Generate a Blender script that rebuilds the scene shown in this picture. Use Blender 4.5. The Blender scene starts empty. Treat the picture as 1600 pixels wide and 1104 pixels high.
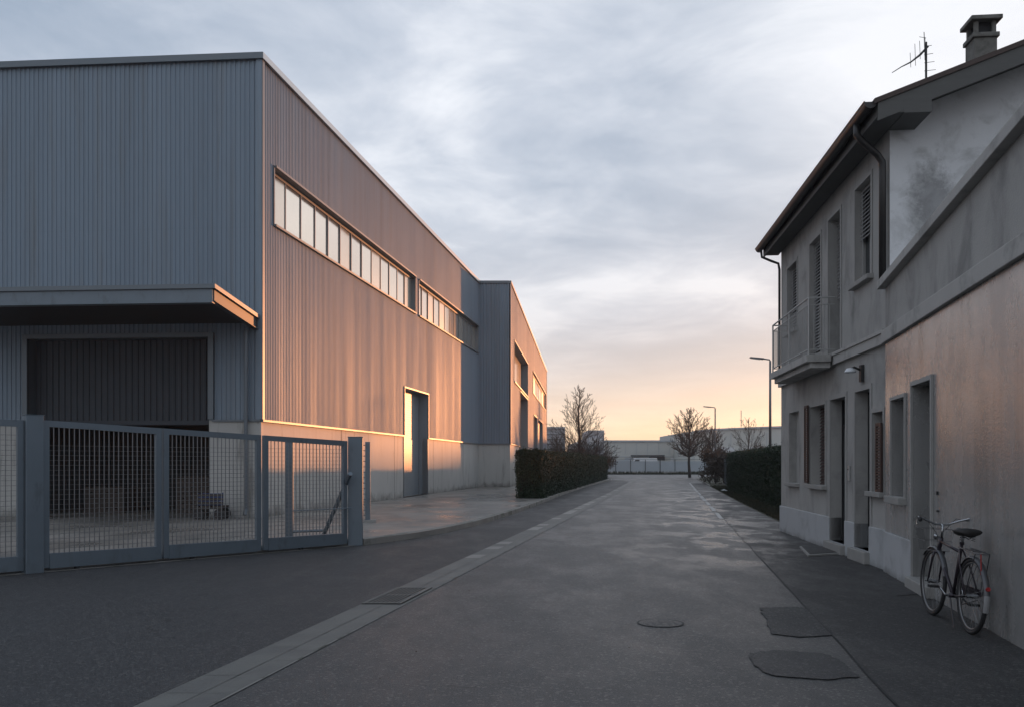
import bpy, bmesh, math, random
from mathutils import Vector, Matrix, noise
import numpy as np
R = math.radians
rng = random.Random(7)
sc = bpy.context.scene
col = sc.collection

# ------------------------------------------------------------------ camera
F = 1400.0; CZ = 1.55; HY = 722.0
cam = bpy.data.cameras.new('camera'); cam.sensor_width = 36; cam.lens = 36*F/1600
cam.shift_y = (HY-552)/1600; cam.clip_end = 3000; cam.clip_start = 0.05
co = bpy.data.objects.new('camera', cam); co.location = (0, 0, CZ); co.rotation_euler = (R(90), 0, 0)
col.objects.link(co); sc.camera = co

# ------------------------------------------------------------------ light
SUN_AZ, SUN_EL = 28.5, 2.9
sun = bpy.data.lights.new('sun', 'SUN'); sun.energy = 2.75; sun.angle = R(0.9); sun.color = (1, .37, .13)
so = bpy.data.objects.new('sun', sun)
sd = Vector((math.sin(R(SUN_AZ))*math.cos(R(SUN_EL)), math.cos(R(SUN_AZ))*math.cos(R(SUN_EL)), math.sin(R(SUN_EL))))
so.rotation_euler = sd.to_track_quat('Z', 'Y').to_euler(); so.location = sd*200
col.objects.link(so)
sc.view_settings.view_transform = 'Standard'; sc.view_settings.look = 'None'
sc.view_settings.exposure = 0.0; sc.view_settings.gamma = 1

class NT:
    def __init__(s, tree): s.t = tree; s.n = tree.nodes; s.l = tree.links
    def node(s, typ, **kw):
        n = s.n.new(typ)
        for k, v in kw.items():
            if k.startswith('i_'):
                key = k[2:].replace('_', ' ')
                s.put(n.inputs[int(key)] if key.isdigit() else n.inputs[key], v)
            else: setattr(n, k, v)
        return n
    def put(s, inp, v):
        if isinstance(v, bpy.types.NodeSocket): s.l.new(v, inp)
        elif isinstance(v, bpy.types.Node): s.l.new(v.outputs[0], inp)
        else: inp.default_value = v
    def math(s, op, a, b=0.0, clamp=False):
        n = s.n.new('ShaderNodeMath'); n.operation = op; n.use_clamp = clamp
        s.put(n.inputs[0], a); s.put(n.inputs[1], b); return n.outputs[0]
    def vmath(s, op, a, b=(0, 0, 0)):
        n = s.n.new('ShaderNodeVectorMath'); n.operation = op
        s.put(n.inputs[0], a); s.put(n.inputs[1], b)
        return n.outputs['Value'] if op in ('DOT_PRODUCT', 'LENGTH') else n.outputs[0]
    def ramp(s, fac, stops, interp='LINEAR'):
        n = s.n.new('ShaderNodeValToRGB'); n.color_ramp.interpolation = interp
        e = n.color_ramp.elements
        while len(e) < len(stops): e.new(0.5)
        for i, (p, c) in enumerate(stops):
            e[i].position = p; e[i].color = (c, c, c, 1) if isinstance(c, (int, float)) else (*c, 1)
        s.put(n.inputs[0], fac); return n.outputs[0]
    def mix(s, fac, a, b, mode='MIX'):
        n = s.n.new('ShaderNodeMix'); n.data_type = 'RGBA'; n.blend_type = mode
        for key, v in ((0, fac), (6, a), (7, b)):
            if isinstance(v, tuple) and len(v) == 3: v = (*v, 1)
            s.put(n.inputs[key], v)
        return n.outputs[2]
    def noise(s, vec, scale, detail=4, rough=.55, dist=0):
        n = s.n.new('ShaderNodeTexNoise'); s.put(n.inputs['Vector'], vec)
        n.inputs['Scale'].default_value = scale; n.inputs['Detail'].default_value = detail
        n.inputs['Roughness'].default_value = rough; n.inputs['Distortion'].default_value = dist
        return n.outputs[0]

world = bpy.data.worlds.new('World'); sc.world = world; world.use_nodes = True
w = NT(world.node_tree); w.n.clear()
out = w.node('ShaderNodeOutputWorld')
sky = w.node('ShaderNodeTexSky'); sky.sky_type = 'NISHITA'; sky.sun_disc = False
sky.sun_elevation = R(SUN_EL); sky.sun_rotation = R(SUN_AZ)
bg1 = w.node('ShaderNodeBackground', i_Strength=0.02); w.l.new(sky.outputs[0], bg1.inputs[0])
tc = w.node('ShaderNodeTexCoord').outputs['Generated']
vdir = w.vmath('NORMALIZE', tc)
sep = w.node('ShaderNodeSeparateXYZ', i_0=vdir)
z = w.math('MAXIMUM', sep.outputs[2], 0.0)
gaz = R(11)
glow = w.vmath('DOT_PRODUCT', vdir, (math.sin(gaz), math.cos(gaz), 0.0))
glowf = w.ramp(w.math('MULTIPLY_ADD', glow, 1.0), [(0, 0), (1, 1)])
gl = w.math('POWER', w.math('MAXIMUM', glow, 0.0), 8.0)
# clouds: a flat cloud deck seen in perspective
zz = w.math('ADD', z, 0.10)
cx = w.math('DIVIDE', sep.outputs[0], zz); cy = w.math('DIVIDE', sep.outputs[1], zz)
cv = w.node('ShaderNodeCombineXYZ', i_0=cx, i_1=w.math('MULTIPLY', cy, 1.0), i_2=0.0).outputs[0]
cvo = w.vmath('ADD', cv, (3.1, 1.7, 0))
n1 = w.noise(cvo, 0.55, 5, .52, .3)
n2 = w.noise(cvo, 1.9, 7, .6, .4)
cl = w.math('ADD', w.math('MULTIPLY', n1, .68), w.math('MULTIPLY', n2, .32))
cloud = w.ramp(cl, [(.37, (.27, .345, .455)), (.45, (.385, .45, .555)), (.52, (.56, .61, .70)), (.60, (.86, .885, .94))])
hi = w.ramp(z, [(0.0, (.95, .66, .42)), (.03, (.98, .74, .49)), (.06, (.86, .68, .54)), (.10, (.71, .61, .57)), (.16, (.60, .57, .60)), (.26, (.54, .56, .62)), (.36, (.5, .53, .6))])
lo = w.ramp(z, [(0.0, (.50, .42, .42)), (.1, (.48, .46, .50)), (.3, (.42, .46, .54)), (1, (.42, .47, .56))])
grad = w.mix(gl, lo, hi)
bd = w.math('POWER', w.math('MAXIMUM', w.vmath('DOT_PRODUCT', vdir, (.50, .76, .42)), 0.0), 26.0)
cloud = w.mix(w.math('MULTIPLY', bd, .75), cloud, (.84, .86, .90))
cf = w.ramp(z, [(0.0, .12), (.07, .20), (.16, .55), (.3, .92), (1, 1.0)])
skyc = w.mix(cf, grad, cloud)
bg2 = w.node('ShaderNodeBackground', i_Strength=1.1); w.l.new(skyc, bg2.inputs[0])
add = w.node('ShaderNodeAddShader'); w.l.new(bg1.outputs[0], add.inputs[0]); w.l.new(bg2.outputs[0], add.inputs[1])
w.l.new(add.outputs[0], out.inputs[0])

# ------------------------------------------------------------------ materials
def mat(name, color, rough=.6, metal=0, var=.15, vscale=1.5, bump=0, bscale=60, stretch=(1, 1, 1), spec=.5,
        stain=None, rvar=0, extra=None):
    m = bpy.data.materials.new(name); m.use_nodes = True
    t = NT(m.node_tree); b = t.n['Principled BSDF']
    pos = t.node('ShaderNodeNewGeometry').outputs['Position']
    mp = t.node('ShaderNodeMapping', i_Vector=pos, i_Scale=stretch).outputs[0]
    n = t.noise(mp, vscale, 6, .6)
    c = t.mix(n, tuple(x*(1-var) for x in color), tuple(min(1, x*(1+var)) for x in color))
    if stain:                                   # (colour, scale, low, high, stretch)
        sp = t.node('ShaderNodeMapping', i_Vector=pos, i_Scale=stain[4]).outputs[0]
        sn = t.noise(sp, stain[1], 7, .62, .4)
        c = t.mix(t.ramp(sn, [(stain[2], 0), (stain[3], 1)]), c, stain[0])
    if extra: c = extra(t, c, pos)
    t.put(b.inputs['Base Color'], c)
    b.inputs['Roughness'].default_value = rough; b.inputs['Metallic'].default_value = metal
    b.inputs['Specular IOR Level'].default_value = spec
    if rvar:
        rn = t.noise(mp, vscale*.7, 5, .6)
        t.put(b.inputs['Roughness'], t.ramp(rn, [(.35, max(.03, rough-rvar)), (.65, min(1, rough+rvar))]))
    if bump:
        bn = t.noise(pos, bscale, 3, .6)
        bp = t.node('ShaderNodeBump', i_Strength=bump, i_Distance=.01, i_Height=bn)
        t.l.new(bp.outputs[0], b.inputs['Normal'])
    return m

def base_dirt(zt, colr=(.06, .06, .05), amt=.8, h=.5):
    def ex(t, c, pos):
        s = t.node('ShaderNodeSeparateXYZ', i_0=pos).outputs[2]
        n = t.noise(pos, 2.2, 6, .65)
        hgt = t.math('SUBTRACT', t.math('MULTIPLY', n, h*2.2), t.math('SUBTRACT', s, zt))
        return t.mix(t.math('MULTIPLY', t.ramp(hgt, [(h*.55, 0), (h*1.3, 1)]), amt), c, colr)
    return ex

M = {}
def sheets(t, c, pos):
    sp = t.node('ShaderNodeSeparateXYZ', i_0=pos)
    k = t.math('FLOOR', t.math('MULTIPLY', t.math('ADD', sp.outputs[0], sp.outputs[1]), .93))
    wn = t.node('ShaderNodeTexWhiteNoise', noise_dimensions='1D'); t.put(wn.inputs['W'], k)
    c = t.mix(wn.outputs['Value'], t.mix(1.0, c, (.93, .93, .93), 'MULTIPLY'), c)
    d = t.noise(t.node('ShaderNodeMapping', i_Vector=pos, i_Scale=(7, 7, .35)).outputs[0], 1.0, 6, .7)
    c = t.mix(t.math('MULTIPLY', t.ramp(d, [(.5, 0), (.72, 1)]), .22), c, (.12, .13, .14))
    seam = t.math('FRACT', t.math('MULTIPLY', t.math('SUBTRACT', sp.outputs[2], 2.65), .2))
    return t.mix(t.math('MULTIPLY', t.ramp(seam, [(0, 1), (.004, 0)]), .12), c, (.08, .09, .10))
M['clad'] = mat('profiled grey metal', (.205, .26, .315), .56, .28, .09, .6, stretch=(2.5, 2.5, .12), spec=.5,
                stain=((.19, .215, .235), .9, .52, .8, (3, 3, .15)), rvar=.06, extra=sheets)
M['clad_dark'] = mat('dark trim metal', (.135, .16, .18), .4, .4, .08)
M['trim'] = mat('flashing metal', (.19, .21, .225), .45, .4, .1)
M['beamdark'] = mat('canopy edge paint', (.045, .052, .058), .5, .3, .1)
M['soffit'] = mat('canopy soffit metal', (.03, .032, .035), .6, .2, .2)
M['coping'] = mat('bright coping metal', (.45, .46, .47), .3, .85, .08)
M['concrete'] = mat('precast concrete', (.42, .42, .40), .6, 0, .16, 1.1, .35, 25, stretch=(1, 1, .35),
                    stain=((.17, .17, .155), 1.6, .56, .74, (2.4, 2.4, .25)), extra=base_dirt(.12))
M['yard'] = mat('yard concrete', (.24, .225, .205), .42, 0, .2, .7, .3, 18, stain=((.15, .145, .135), .55, .47, .62, (1, .5, 1)), rvar=.2)
M['kerb'] = mat('kerb stone', (.21, .205, .19), .75, 0, .25, 2.5, .5, 22, stain=((.07, .075, .055), 3, .5, .65, (1, 1, 1)))
M['gate'] = mat('galvanised painted steel', (.145, .18, .21), .42, .35, .12, 3, stain=((.09, .105, .12), 5, .55, .8, (1, 1, .4)))
M['wire'] = mat('galvanised wire', (.24, .25, .26), .35, .7, .1)
M['roller'] = mat('roller door steel', (.25, .29, .32), .45, .3, .1, 2)
M['bay'] = mat('loading door metal', (.04, .05, .062), .6, .2, .2)
M['stucco'] = mat('weathered house render', (.37, .362, .345), .85, 0, .18, 1.6, .5, 45,
                  stain=((.21, .208, .20), 1.3, .48, .74, (1.4, 1.4, .8)), extra=None)
def gable_mark(t, c, pos):
    d = t.vmath('LENGTH', t.vmath('MULTIPLY', t.vmath('SUBTRACT', pos, (5.95, 12.7, 5.25)), (1.5, 1.0, .9)))
    n = t.noise(pos, 7, 9, .78)
    k = t.math('SUBTRACT', t.math('MULTIPLY', n, 1.25), d)
    return t.mix(t.math('MULTIPLY', t.ramp(k, [(.05, 0), (.4, 1)]), .6), c, (.13, .13, .13))
M['stucco_gable'] = mat('pale grey gable render', (.66, .675, .685), .85, 0, .12, 1.4, .35, 60,
                  stain=((.46, .47, .47), 2.4, .46, .64, (1, 1, 1)), extra=gable_mark)
M['stucco_annexe'] = mat('painted annexe render', (.29, .285, .275), .25, 0, .14, 1.5, .28, 45, stretch=(2, 2, 1.2), spec=1.0,
                  stain=((.17, .17, .16), 1.2, .48, .72, (2.6, 2.6, .35)), rvar=.08)
M['stucco_annexe'].node_tree.nodes['Principled BSDF'].inputs['IOR'].default_value = 1.75
M['plinth'] = mat('painted plinth', (.43, .445, .455), .7, 0, .1, 1.4, .3, 40, stain=((.27, .275, .28), 1.2, .5, .75, (1, 1, 1)), extra=base_dirt(0, (.10, .10, .09), .7, .18))
M['trimstone'] = mat('stone surround', (.34, .335, .32), .75, 0, .14, 4, .2, 50)
M['band'] = mat('render band', (.42, .41, .39), .8, 0, .14, 2, .25, 50, stain=((.2, .2, .19), 2, .5, .75, (1, 1, 1)))
M['chim'] = mat('sooty chimney render', (.17, .165, .15), .85, 0, .25, 4, .4, 50, stain=((.07, .07, .06), 4, .45, .7, (1, 1, 1)))
M['stone'] = mat('door step stone', (.30, .295, .28), .7, 0, .2, 4, .3, 40)
M['gutter'] = mat('dark gutter metal', (.035, .033, .033), .4, .4, .2, 4)
M['fascia'] = mat('eave boards', (.10, .10, .095), .75, 0, .15, 5, stretch=(1, 1, 6))
M['tiles'] = mat('roof tiles', (.075, .055, .048), .8, 0, .4, 6, .5, 30)
M['door'] = mat('grey green door', (.10, .11, .11), .6, 0, .1, 3)
M['black'] = mat('black opening', (.012, .012, .013), .7, 0, .1)
M['glass_dark'] = mat('dark window glass', (.02, .025, .03), .08, 0, .1, 1, spec=.8)
M['glass'] = mat('factory window glass', (.10, .095, .085), .13, .85, .08, .5, spec=1)
M['glass'].node_tree.nodes['Principled BSDF'].inputs['Base Color'].links[0].from_node.inputs[6].default_value = (.78, .74, .66, 1)
M['glass'].node_tree.nodes['Principled BSDF'].inputs['Base Color'].links[0].from_node.inputs[7].default_value = (.92, .86, .76, 1)
M['glass2'] = mat('dusty factory window glass', (.70, .66, .58), .2, .8, .1, .8, spec=1)
M['slat'] = mat('slatted blind', (.24, .24, .235), .6, 0, .12, 4)
M['shutter'] = mat('red brown shutter', (.06, .036, .03), .6, 0, .35, 8)
M['rail'] = mat('painted railing', (.42, .42, .41), .5, .3, .12, 6)
M['lampmetal'] = mat('lamp metal', (.13, .14, .15), .4, .5, .1)
M['lampglass'] = mat('lamp lens', (.65, .68, .7), .2, 0, .05, spec=.8)
M['leaf'] = mat('hedge leaves', (.016, .031, .012), .7, 0, .6, 2.2)
M['leaf2'] = mat('rusty shrub leaves', (.055, .038, .026), .7, 0, .5, 3)
M['core'] = mat('hedge inner twigs', (.008, .010, .006), .95, 0, .4, 4)
M['bark'] = mat('winter bark', (.050, .042, .036), .9, 0, .3, 4)
M['grass'] = mat('short grass', (.034, .038, .022), .9, 0, .4, 2.5, .6, 40, stain=((.08, .065, .04), 1.5, .5, .7, (1, 1, 1)))
M['earth'] = mat('earth', (.07, .068, .055), .9, 0, .3, .1)
M['farwall'] = mat('far pale cladding', (.48, .49, .46), .7, 0, .1, .12, stretch=(1, 1, 3))
M['farwhite'] = mat('far white panel', (.55, .57, .58), .7, 0, .1, .2)
M['farblue'] = mat('far bluish panel', (.36, .40, .43), .6, 0, .2, .4)
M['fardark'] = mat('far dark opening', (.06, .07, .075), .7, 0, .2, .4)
M['asph'] = None
def asphalt(name, c, wet, rough, var=.16, grain=1.0, damp=0.0):
    m = bpy.data.materials.new(name); m.use_nodes = True
    t = NT(m.node_tree); b = t.n['Principled BSDF']
    pos = t.node('ShaderNodeNewGeometry').outputs['Position']
    big = t.noise(pos, .45, 8, .68, .3)
    cc = t.mix(big, tuple(x*(1-var*2) for x in c), tuple(x*(1+var*2) for x in c))
    mid = t.noise(pos, 5, 8, .75)
    cc = t.mix(t.math('MULTIPLY', t.ramp(mid, [(.42, 0), (.66, 1)]), .3), cc, tuple(x*.65 for x in c))
    g1 = t.noise(pos, 24, 5, .95); g2 = t.noise(pos, 95, 2, .8)
    vo = t.node('ShaderNodeTexVoronoi'); t.put(vo.inputs['Vector'], pos); vo.inputs['Scale'].default_value = 55
    sv = t.node('ShaderNodeSeparateColor', i_0=vo.outputs['Color'])
    gr_ = t.math('ADD', t.math('MULTIPLY', g1, .55), t.math('MULTIPLY', g2, .45))
    k = t.math('MULTIPLY', t.ramp(gr_, [(.40, 0), (.60, 1)]), 1.0)
    cc = t.mix(k, t.mix(1, cc, (.22, .22, .22), 'MULTIPLY'), t.mix(1, cc, (2.4, 2.4, 2.35), 'MULTIPLY'))
    pale = t.math('MULTIPLY', t.ramp(sv.outputs[0], [(.90, 0), (.92, 1)]), .6*grain)
    cc = t.mix(pale, cc, (.16, .155, .145))
    v = t.node('ShaderNodeTexVoronoi', feature='DISTANCE_TO_EDGE'); v.inputs['Scale'].default_value = .25
    wob = t.vmath('ADD', pos, t.vmath('MULTIPLY', t.node('ShaderNodeTexNoise', i_Vector=pos, i_Scale=1.6, i_Detail=8.0).outputs[1], (1.2, 1.2, 0)))
    t.l.new(wob, v.inputs['Vector'])
    gate = t.ramp(t.noise(pos, .3, 3), [(.50, 0), (.56, 1)])
    crack = t.math('MULTIPLY', t.ramp(v.outputs['Distance'], [(.0012, 1), (.003, 0)]), gate)
    cc = t.mix(t.math('MULTIPLY', crack, .7), cc, tuple(x*.3 for x in c))
    t.put(b.inputs['Base Color'], cc)
    st = t.node('ShaderNodeMapping', i_Vector=pos, i_Rotation=(0, 0, R(10)), i_Scale=(1.0, .45, 1)).outputs[0]
    wn = t.noise(st, .8, 9, .72, .1)
    rr = t.ramp(wn, [(.44, rough), (.60, rough-wet)])
    if damp:                                        # puddly damp patches left along the pavement joint
        sp = t.node('ShaderNodeSeparateXYZ', i_0=pos)
        off = t.math('ABSOLUTE', t.math('SUBTRACT', sp.outputs[0], t.math('ADD', t.math('MULTIPLY', sp.outputs[1], .178), 1.3)))
        near = t.math('MULTIPLY', t.ramp(t.math('DIVIDE', off, 3.0), [(.1, 1), (.8, 0)]), t.ramp(t.math('DIVIDE', sp.outputs[1], 60.0), [(.19, 0), (.27, 1), (.6, 1), (1, .2)]))
        dn = t.ramp(t.noise(t.node('ShaderNodeMapping', i_Vector=pos, i_Scale=(1, .5, 1)).outputs[0], 1.1, 8, .62, .2), [(.49, 0), (.57, 1)])
        rr = t.math('SUBTRACT', rr, t.math('MULTIPLY', t.math('MULTIPLY', near, dn), damp))
    t.put(b.inputs['Roughness'], t.math('ADD', rr, t.math('MULTIPLY', t.math('SUBTRACT', g1, .5), .9), True))
    bp = t.node('ShaderNodeBump', i_Strength=1.0, i_Distance=.012, i_Height=gr_)
    t.l.new(bp.outputs[0], b.inputs['Normal'])
    b.inputs['Specular IOR Level'].default_value = .38
    return m
M['road'] = asphalt('road asphalt', (.050, .050, .051), .12, .54, .07, 1.3, .34)
M['walk'] = asphalt('pavement asphalt', (.027, .027, .028), .2, .68, .1, .6, .36)
M['apron'] = asphalt('apron asphalt', (.031, .031, .033), .12, .64, .08, .6)
M['patch'] = asphalt('patch asphalt', (.034, .034, .035), .1, .72)
M['strip'] = mat('drain channel concrete', (.125, .125, .115), .6, 0, .2, 3, .3, 40, stain=((.10, .10, .095), 1.2, .45, .6, (1, 1, 1)))
M['strip2'] = mat('drain channel sett', (.19, .186, .172), .5, 0, .25, 3, .3, 40)
M['iron'] = mat('cast iron', (.05, .05, .05), .55, .5, .3, 15, .3, 60)
M['paint'] = mat('worn white paint', (.36, .365, .36), .6, 0, .2, 6)
M['rubber'] = mat('tyre rubber', (.022, .022, .023), .7, 0, .1, 10)
M['chrome'] = mat('chrome', (.36, .37, .38), .25, .95, .05, 5)
M['rim'] = mat('dull rim metal', (.20, .20, .20), .35, .8, .2, 6)
M['frame'] = mat('dark bicycle paint', (.035, .028, .036), .3, .3, .1, 5)
M['saddle'] = mat('saddle leather', (.02, .018, .017), .5, 0, .2, 12)
M['guard'] = mat('mudguard metal', (.10, .10, .105), .35, .6, .2, 10)
M['guardtip'] = mat('white mudguard end', (.28, .28, .28), .5, 0, .1, 10)
M['red'] = mat('red reflector', (.30, .01, .01), .2, 0, .05, 5)
M['blue'] = mat('blue plastic', (.03, .07, .20), .5, 0, .1, 5)
M['wood'] = mat('old pallet wood', (.055, .046, .04), .85, 0, .3, 8)

# ------------------------------------------------------------------ builders
ORG = {}
def props(o, label=None, cat=None, group=None, kind=None):
    if label: o['label'] = label
    if cat: o['category'] = cat
    if group: o['group'] = group
    if kind: o['kind'] = kind
    return o
def thing(name, label, cat, loc=(0, 0, 0), group=None):
    o = bpy.data.objects.new(name, None); o.empty_display_size = .3; col.objects.link(o)
    o.location = loc; ORG[o.name] = Vector(loc)
    return props(o, label, cat, group)

class Fr:
    """vertical wall frame: s along the wall, d outward, z up"""
    def __init__(s, O, u, n=None, side=1):
        s.O = Vector((O[0], O[1], 0)); s.u = Vector((u[0], u[1], 0)).normalized()
        s.n = Vector((n[0], n[1], 0)).normalized() if n else Vector((s.u.y, -s.u.x, 0))*side
    def P(s, a, d, z): return s.O + s.u*a + s.n*d + Vector((0, 0, z))
    def s(f, px, d=0):
        r = (px-800)/F; o = f.O + f.n*d
        return (r*o.y - o.x)/(f.u.x - r*f.u.y)
    def z(f, px, py, d=0):
        a = f.s(px, d); y = (f.P(a, d, 0)).y
        return CZ + (HY-py)/F*y
    def sY(f, Y): return (Y-f.O.y)/f.u.y
ID = Fr((0, 0), (1, 0), (0, 1))
def gp(px, py, z=0):
    Y = (CZ-z)*F/(py-HY); return Vector(((px-800)/F*Y, Y, z))

class MB:
    def __init__(s, fr=ID): s.v = []; s.f = []; s.fr = fr
    def add(s, pts, faces):
        k = len(s.v); s.v += [tuple(p) for p in pts]; s.f += [tuple(i+k for i in f) for f in faces]; return s
    def box(s, a0, a1, d0, d1, z0, z1, zz=None):
        P = s.fr.P
        if zz is None: zz = (z0, z0, z1, z1)            # z at (a0 bottom, a1 bottom, a0 top, a1 top)
        p = [P(a0, d0, zz[0]), P(a1, d0, zz[1]), P(a1, d1, zz[1]), P(a0, d1, zz[0]),
             P(a0, d0, zz[2]), P(a1, d0, zz[3]), P(a1, d1, zz[3]), P(a0, d1, zz[2])]
        return s.add(p, [(0, 3, 2, 1), (4, 5, 6, 7), (0, 1, 5, 4), (1, 2, 6, 5), (2, 3, 7, 6), (3, 0, 4, 7)])
    def quad(s, *pts): return s.add([s.fr.P(*p) for p in pts], [tuple(range(len(pts)))])
    def poly(s, pts): return s.add(pts, [tuple(range(len(pts)))])
    def tube(s, pts, r, n=8, closed=False, caps=True):
        pts = [Vector(p) for p in pts]; N = len(pts)
        rs = r if isinstance(r, (list, tuple)) else [r]*N
        prev = None; base = len(s.v)
        for i, p in enumerate(pts):
            if closed: t = pts[(i+1) % N]-pts[i-1]
            else: t = pts[min(i+1, N-1)]-pts[max(i-1, 0)]
            if t.length < 1e-9: t = Vector((0, 0, 1))
            t.normalize()
            if prev is None:
                a = Vector((0, 0, 1)) if abs(t.z) < .9 else Vector((1, 0, 0)); prev = t.cross(a).normalized()
            x = (prev - t*prev.dot(t))
            x = x.normalized() if x.length > 1e-6 else t.orthogonal().normalized()
            prev = x; y = t.cross(x)
            for k in range(n):
                a = 2*math.pi*k/n; s.v.append(tuple(p+(x*math.cos(a)+y*math.sin(a))*rs[i]))
        for i in range(N if closed else N-1):
            j = (i+1) % N
            for k in range(n):
                m = (k+1) % n
                s.f.append((base+i*n+k, base+i*n+m, base+j*n+m, base+j*n+k))
        if caps and not closed:
            s.f.append(tuple(base+k for k in range(n))[::-1]); s.f.append(tuple(base+(N-1)*n+k for k in range(n)))
        return s
    def extrude(s, pts, h):
        """ground polygon (list of xyz top points) extruded downward by h"""
        n = len(pts); top = [Vector(p) for p in pts]; bot = [p-Vector((0, 0, h)) for p in top]
        return s.add(top+bot, [tuple(range(n)), tuple(range(n, 2*n))[::-1]]+[(i, (i+1) % n, n+(i+1) % n, n+i) for i in range(n)])
    def corr(s, a0, a1, z0, z1, pitch=.125, dep=.02, zf=None, d=0):
        """profiled sheet between a0..a1"""
        k0 = math.floor(a0/pitch)-1; prof = []
        k = k0
        while k*pitch < a1+pitch:
            b = k*pitch
            for o, h in ((0, 0), (.42, 0), (.52, 1), (.90, 1)): prof.append((b+o*pitch, h))
            k += 1
        def at(x):
            for (p, h), (q, g) in zip(prof, prof[1:]):
                if p <= x <= q: return h+(g-h)*(x-p)/(q-p)
            return 0
        xs = [(a0, at(a0))]+[(p, h) for p, h in prof if a0+1e-5 < p < a1-1e-5]+[(a1, at(a1))]
        base = len(s.v)
        for x, h in xs:
            zt = zf(x) if zf else z1
            s.v.append(tuple(s.fr.P(x, d+h*dep, z0))); s.v.append(tuple(s.fr.P(x, d+h*dep, zt)))
        for i in range(len(xs)-1):
            s.f.append((base+2*i, base+2*i+2, base+2*i+3, base+2*i+1))
        return s
    def build(s, name, m, parent=None, origin=None, smooth=False, fix=True, bevel=0, **kw):
        if parent is not None: org = ORG[parent.name]
        else: org = Vector(origin) if origin is not None else Vector((0, 0, 0))
        me = bpy.data.meshes.new(name)
        va = np.array(s.v, dtype=np.float64).reshape(-1, 3)-np.array(org)
        me.from_pydata(va.tolist(), [], s.f)
        if fix and len(s.f) < 60000:
            b = bmesh.new(); b.from_mesh(me)
            bmesh.ops.recalc_face_normals(b, faces=b.faces); b.to_mesh(me); b.free()
        if smooth: me.polygons.foreach_set('use_smooth', [True]*len(me.polygons))
        me.materials.append(m); me.update()
        o = bpy.data.objects.new(name, me); col.objects.link(o)
        if parent is not None: o.parent = parent
        else: o.location = org
        ORG[o.name] = org
        if bevel:
            md = o.modifiers.new('bevel', 'BEVEL'); md.width = bevel; md.segments = 2; md.limit_method = 'ANGLE'
        return props(o, **kw)

def cells(openings, s0, s1, z0, z1):
    S = sorted({s0, s1, *[v for o in openings for v in o[:2] if s0 < v < s1]})
    Z = sorted({z0, z1, *[v for o in openings for v in o[2:4] if z0 < v < z1]})
    for a, b in zip(S, S[1:]):
        run = None
        for c, d in zip(Z, Z[1:]):
            ms, mz = (a+b)/2, (c+d)/2
            hole = any(o[0] < ms < o[1] and o[2] < mz < o[3] for o in openings)
            if hole:
                if run: yield a, b, run[0], run[1]; run = None
            else: run = (run[0], d) if run else (c, d)
        if run: yield a, b, run[0], run[1]
def reveal(mb, o, dep, d0=0, bottom=True):
    a, b, c, d = o
    mb.quad((a, d0, c), (a, -dep, c), (a, -dep, d), (a, d0, d))
    mb.quad((b, d0, c), (b, d0, d), (b, -dep, d), (b, -dep, c))
    mb.quad((a, d0, d), (a, -dep, d), (b, -dep, d), (b, d0, d))
    if bottom: mb.quad((a, d0, c), (b, d0, c), (b, -dep, c), (a, -dep, c))

# ------------------------------------------------------------------ ground
def sheet(name, pts, z, m, **kw):
    return MB().poly([(p[0], p[1], z) for p in pts]).build(name, m, fix=False, kind='structure', **kw)
sheet('ground', [(-900, -300), (900, -300), (900, 1600), (-900, 1600)], -.012, M['earth'])
road_l = lambda Y: -.55+.183*(Y-15.7) if Y < 45 else -.55+.183*29.3+.171*(Y-45)
# verge boundary on the right (pixel-measured, on the ground)
vr = [(6.5, 20.4), (6.92, 23.1), (7.52, 26.8), (8.7, 34), (10.5, 44.5), (13.0, 59), (15.3, 72), (17.3, 84), (20.5, 95), (27, 103), (45, 108), (90, 110)]
sheet('road', [(-60, -12), (12, -12), (12, 5)]+[(12, 20.4)]+vr+[(90, 117), (-70, 117), (-70, 82)], 0.0, M['road'])
wl = lambda Y: 4.23+.178*(Y-15.7)
walk = [(wl(y), y) for y in (-6, 5, 12, 20, 30, 42, 55, 68)]
sheet('pavement', walk+[(14.9, 70)]+[p for p in vr[::-1] if p[1] < 70]+[(9, 20.4), (9, -6)], .005, M['walk'])
apron = [(road_l(y)-.02, y) for y in (-12, 0, 12, 22, 34, 46, 60, 74)]
sheet('apron', apron+[(9.6, 79.5), (8.9, 79), (-20, 60), (-60, 10), (-60, -12)], .004, M['apron'])
# dark joint between road and pavement
jb = MB()
ys = [y*.5 for y in range(-10, 130)]
for a, b in zip(ys, ys[1:]):
    wa = .006+.010*abs(noise.noise(Vector((a*.9, 3, 0)))); wb = .006+.010*abs(noise.noise(Vector((b*.9, 3, 0))))
    ja = .03*noise.noise(Vector((a*.7, 0, 0))); jc = .03*noise.noise(Vector((b*.7, 0, 0)))
    jb.poly([(wl(a)+ja-wa, a, .009), (wl(b)+jc-wb, b, .009), (wl(b)+jc+wb, b, .009), (wl(a)+ja+wa, a, .009)])
x0, x1 = gp(1143, 829), gp(1221, 830)
for k in range(12):
    p = x0.lerp(x1, k/12); q = x0.lerp(x1, (k+1)/12)
    w1 = .02*noise.noise(Vector((k*1.3, 9, 0)))
    jb.poly([(p.x, p.y-.02+w1, .009), (q.x, q.y-.02, .009), (q.x, q.y+.02, .009), (p.x, p.y+.02+w1, .009)])
jb.build('pavement_joint', M['black'], fix=False, kind='structure')
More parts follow.
